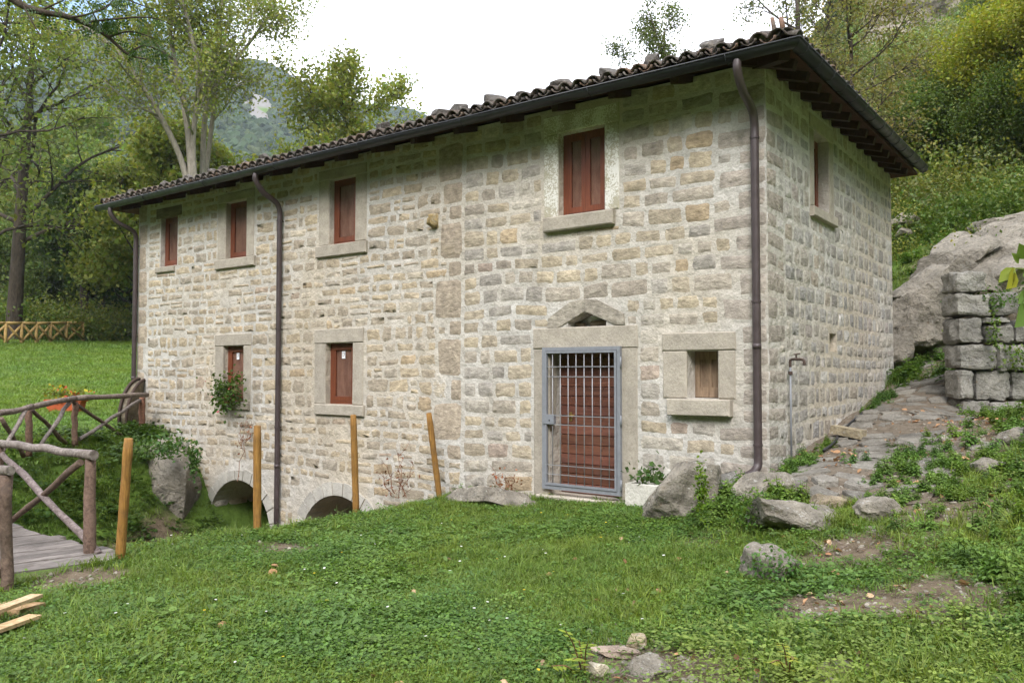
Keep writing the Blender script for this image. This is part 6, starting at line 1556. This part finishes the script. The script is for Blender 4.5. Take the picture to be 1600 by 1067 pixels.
for (px, py, d, sx, sz, n, col, lab) in ((1096, 768, 7.95, .035, .14, 460, (.13, .24, .02), 'bright green ivy strand between the upright boulder and the slab'), (1178, 800, 7.5, .11, .10, 480, (.075, .15, .03), 'leafy weed spilling between the slab and the lichen boulder'), (1214, 886, 6.0, .11, .06, 360, (.07, .15, .035), 'small-leaved weed growing over the pale rounded rock'), (1245, 845, 7.3, .2, .06, 150, (.09, .17, .03), 'low weed at the corner of the flat-topped boulder'),
        (1545, 470, 11.6, .2, .06, 300, (.055, .11, .025), 'dark weeds on top of the ashlar wall'), (1553, 520, 11.3, .05, .16, 140, (.09, .15, .03), 'creeper hanging in a joint of the ashlar wall'), (1590, 555, 11.3, .1, .1, 160, (.10, .17, .03), 'creeper low on the ashlar wall at the picture edge'), (1585, 466, 11.9, .3, .13, 420, (.06, .115, .028), 'bush behind the top of the ashlar wall')):
    C = at(px, py, d)+r_.normal(0, 1, (n, 3))*np.array([sx, sx*.6, sz]); leafy('rock_weed', C, col, .036 if d < 9 else .055, lab, seed=int(px), var=.35)
for (px, py, d, sx, sz, n, lab) in ((256, 698, 14.0, .25, .1, 420, 'dark ivy hanging over the rock face by the arch'), (303, 722, 14.1, .07, .16, 200, 'ivy trailing down between the rock face and the house wall')):
    C = at(px, py, d)+r_.normal(0, 1, (n, 3))*np.array([sx, sx*.7, sz]); leafy('bank_ivy', C, (.06, .12, .03), .08, lab, seed=int(px), var=.35)
# dead stems: hanging vine over the arch, withered weeds by the wall
def dead(name, segs, label, seed):
    b = MB(); r2_ = np.random.default_rng(seed); base = np.array(segs[0][0])
    for (p0, p1) in segs:
        p0, p1 = np.array(p0), np.array(p1); n = 7; t_ = np.linspace(0, 1, n)[:, None]; P_ = p0*(1-t_)+p1*t_+r2_.normal(0, .022, (n, 3)); b.tube(P_-base, np.linspace(.008, .004, n), 4)
        for k in range(10):
            q = P_[r2_.integers(1, n)]; d_ = nrm(r2_.normal(size=3)+np.array([0, -.3, .4])); b.tube([q-base, q+d_*r2_.uniform(.05, .16)-base], [.004, .003], 3)
    o = tag(empty(name, tuple(base)), label, 'plant'); q = link('stem', b.mesh('stem', M['drystem'], False)); q.parent = o
    C = np.concatenate([np.array(p0)+(np.array(p1)-np.array(p0))*r2_.uniform(.1, 1, (16, 1))+r2_.normal(0, .05, (16, 3)) for p0, p1 in segs])-base
    V, F, t = leaves(C, None, .05, r2_, .3, .6, (.21, .09, .045), .4); q = link('dead_leaf', np_mesh('dead_leaf', V, F, M['dryleaf'], t)); q.parent = o
dead('dead_vine', [(front(373, 752, -.12), front(384, 655, -.05)), (front(378, 700, -.1), front(374, 660, -.08)), (front(384, 690, -.1), front(392, 664, -.1))], 'dry reddish vine hanging on the wall above the first arch', 3)
dead('withered_weed', [(front(618, 775, -.3), front(602, 722, -.25)), (front(622, 776, -.3), front(628, 700, -.25)), (front(628, 776, -.3), front(645, 728, -.3)), (front(612, 778, -.3), front(596, 740, -.3)), (front(633, 776, -.35), front(622, 735, -.3))], 'withered reddish weed against the wall between two yellow stakes', 4)
dead('withered_weed', [(front(782, 770, -.3), front(776, 735, -.25)), (front(798, 772, -.3), front(806, 738, -.25)), (front(790, 771, -.3), front(790, 745, -.25))], 'small withered weed on the earth by the door', 5)
# pinnate saplings in the foreground
def pinnate(name, base, tips, label, leafn, size, col, seed, cat='sapling', stemmat='drystem', r0=.006):
    r2_ = np.random.default_rng(seed); base = np.array(base); o = tag(empty(name, tuple(base)), label, cat); b = MB(); VV = []; 
    for tip in tips:
        tip = np.array(tip); mid = (base+tip)/2+np.array([0, 0, np.linalg.norm(tip-base)*.14]); P_ = bez([base, mid, tip], 8); b.tube(P_-base, np.linspace(r0, .002, len(P_)), 5)
        d_ = nrm(tip-mid); s_ = nrm(np.cross(d_, (0, 0, 1)))
        for k in range(leafn):
            f = .3+.7*k/(leafn-1); q = P_[int(f*(len(P_)-1))]-base
            for sg in (-1, 1):
                a = nrm(s_*sg+d_*.45+np.array([0, 0, -.2])+r2_.normal(0, .15, 3)); w = nrm(np.cross(a, (0, 0, 1))+r2_.normal(0, .2, 3)); L_ = size*r2_.uniform(.8, 1.15)
                VV.append(np.array([q, q+a*L_*.45+w*L_*.2, q+a*L_, q+a*L_*.45-w*L_*.2]))
    n = len(VV); V = np.concatenate(VV); t = np.repeat(np.array(col)*(1+r2_.uniform(-.2, .2, (n, 1))), 4, 0)
    q = link('stem', b.mesh('stem', M[stemmat], True)); q.parent = o
    q = link('leaflet', np_mesh('leaflet', V, np.arange(4*n).reshape(-1, 4), M['petal'], t)); q.parent = o
    return o
YL = (.22, .28, .03)
sb = gnd(912, 1064, -.16); pinnate('sapling', sb, [at(862, 1040, 4.4), at(884, 985, 4.45), at(905, 1000, 4.5), at(918, 1005, 4.3), at(895, 1030, 4.2)], 'yellow-green pinnate sapling at the bottom edge beside white stone', 7, .055, YL, 1)
sb = gnd(1232, 1064, -.1); pinnate('sapling', sb, [at(1205, 1035, 4.1), at(1222, 1005, 4.2), at(1240, 1030, 4.0)], 'small yellow pinnate sapling at the bottom right of the grass', 6, .04, (.26, .28, .03), 2)
# walnut-like twig entering at the right edge
tb_ = at(1640, 440, 3.2); o = tag(empty('overhanging_twig', tuple(tb_)), 'twig with large yellow-green leaves reaching in at the right edge', 'branch')
b = MB(); P_ = bez([tb_, at(1610, 425, 3.2), at(1588, 420, 3.2), at(1575, 430, 3.2)], 6)-tb_; b.tube(P_, np.linspace(.008, .003, len(P_)), 6); P2 = bez([tb_, at(1615, 455, 3.2), at(1600, 480, 3.2)], 6)-tb_; b.tube(P2, np.linspace(.006, .003, len(P2)), 6); q = b.build('stem', M['stem'], None, True); q.parent = o
LV = [((1586, 418), (1560, 442), .5, (.16, .20, .02)), ((1585, 420), (1572, 452), .5, (.24, .24, .02)), ((1592, 412), (1580, 395), .5, (.13, .19, .035)), ((1600, 405), (1592, 380), .55, (.12, .18, .04)), ((1612, 400), (1606, 372), .5, (.11, .22, .03)), ((1608, 470), (1585, 512), .6, (.11, .18, .04)), ((1612, 455), (1590, 475), .5, (.11, .18, .04)), ((1582, 424), (1578, 455), .4, (.25, .24, .03)), ((1615, 430), (1600, 460), .5, (.12, .22, .03)), ((1620, 420), (1598, 432), .5, (.12, .22, .03))]
for (a, c, w_, col) in LV:
    p0, p1 = at(*a, 3.2), at(*c, 3.15+RNG.uniform(-.05, .05)); d_ = p1-p0; s_ = nrm(np.cross(d_, FW+RNG.normal(0, .35, 3)))*np.linalg.norm(d_)*w_*.5; nn = nrm(np.cross(d_, s_))*np.linalg.norm(d_)*.08
    V = np.array([p0, p0+d_*.3+s_*.8+nn, p0+d_*.6+s_*.85+nn, p1, p0+d_*.6-s_*.85+nn, p0+d_*.3-s_*.8+nn, p0+d_*.45])-tb_
    q = MB().add(V, [np.array([[0, 1, 6], [1, 2, 6], [2, 3, 6], [3, 4, 6], [4, 5, 6], [5, 0, 6]])], col).build('leaf', M['petal'], None, True); q.parent = o
# dark robinia bough hanging in at the top
o = tag(empty('overhanging_bough', tuple(at(-40, -60, 9))), 'dark robinia bough with pinnate leaves across the upper left sky', 'branch'); ob = at(-40, -60, 9); b = MB(); C = []
def bough(pts, r0, r1):
    P_ = bez([at(*p) for p in pts], 7); b.tube(P_-ob, np.linspace(r0, r1, len(P_)), 6); return P_
MAIN = bough([(-60, -60, 9), (20, 0, 9), (60, 18, 9), (110, 28, 9), (160, 52, 9.1), (200, 85, 9.2), (230, 93, 9.2)], .05, .008)
subs = [bough(p, .014, .004) for p in ([(30, -4, 9), (45, 25, 8.9), (65, 60, 8.9)], [(110, 28, 9), (140, 22, 8.9), (170, 8, 9.1), (190, -20, 9.2)], [(160, 52, 9.1), (150, 30, 9.1), (130, -10, 9.2)], [(170, 58, 9.1), (205, 50, 9.2), (245, 62, 9.3)], [(130, 36, 9), (180, 30, 9), (235, 28, 9.2), (270, 40, 9.3)], [(60, 18, 9), (90, 5, 9), (130, -15, 9)], [(200, 85, 9.2), (225, 72, 9.2), (255, 82, 9.3)], [(150, -30, 9.1), (200, 0, 9.1), (240, 15, 9.2)])]
VV = []
for P_ in subs[1:]+[MAIN[24:]]:
    for k in range(max(6, len(P_))):
        q = P_[RNG.integers(2, len(P_))]; d_ = nrm(RNG.normal(size=3)+np.array([0, 0, -.5])); L_ = RNG.uniform(.14, .26); s_ = nrm(np.cross(d_, RNG.normal(size=3)))
        for j in range(7):
            for sg in (-1, 1):
                c = q+d_*L_*(.2+.8*j/6); a = nrm(s_*sg+d_*.3)*.042; w = nrm(np.cross(a, d_)+RNG.normal(0, .3, 3))*.0; w = d_*.011
                VV.append(np.array([c, c+a*.5+w, c+a, c+a*.5-w])-ob)
n = len(VV); V = np.concatenate(VV); t = np.repeat(np.array((.035, .075, .02))*(1+RNG.uniform(-.3, .3, (n, 1))), 4, 0)
q = b.build('limb', M['bark'], None, True); q.parent = o
q = link('leaflets', np_mesh('leaflets', V, np.arange(4*n).reshape(-1, 4), M['leaf'], t)); q.parent = o
# moss and twigs
b = MB()
for k in range(60):
    x, y = RNG.normal(1.1, .3), RNG.normal(-4.75, .25)
    if k > 35: x, y = RNG.normal(1.4, .25), RNG.normal(-2.2, .2)
    z = gz1(x, y)+.015; a = RNG.uniform(0, 6.28); L_ = RNG.uniform(.06, .22); b.tube([(x, y, z), (x+L_*math.cos(a), y+L_*math.sin(a), z+RNG.uniform(0, .04))], [.004, .002], 4, (.9, .85, .8))
o = b.build('twigs', M['greywood'], None, False); tag(o, 'dry twigs scattered on the bare earth', None, None, 'stuff')

# ------------------------------------------------------------------ haze
HAZE = 0.00030
if HAZE:
    k = bpy.data.materials.new('haze'); k.use_nodes = True; k.node_tree.nodes.clear()
    o_ = k.node_tree.nodes.new('ShaderNodeOutputMaterial'); v_ = k.node_tree.nodes.new('ShaderNodeVolumePrincipled'); v_.inputs['Color'].default_value = (.78, .88, 1.0, 1); v_.inputs['Density'].default_value = HAZE; v_.inputs['Anisotropy'].default_value = 0.2
    k.node_tree.links.new(v_.outputs[0], o_.inputs['Volume'])
    lo = GZ.min()-1.0; hi = GZ.max()+25
    b = MB(); b.box((-1.5-1501, -2-1501, lo), (-1.5+1501, -2+1501, hi)); o = b.build('haze', k); tag(o, 'thin bluish air over the valley', None, None, 'stuff')
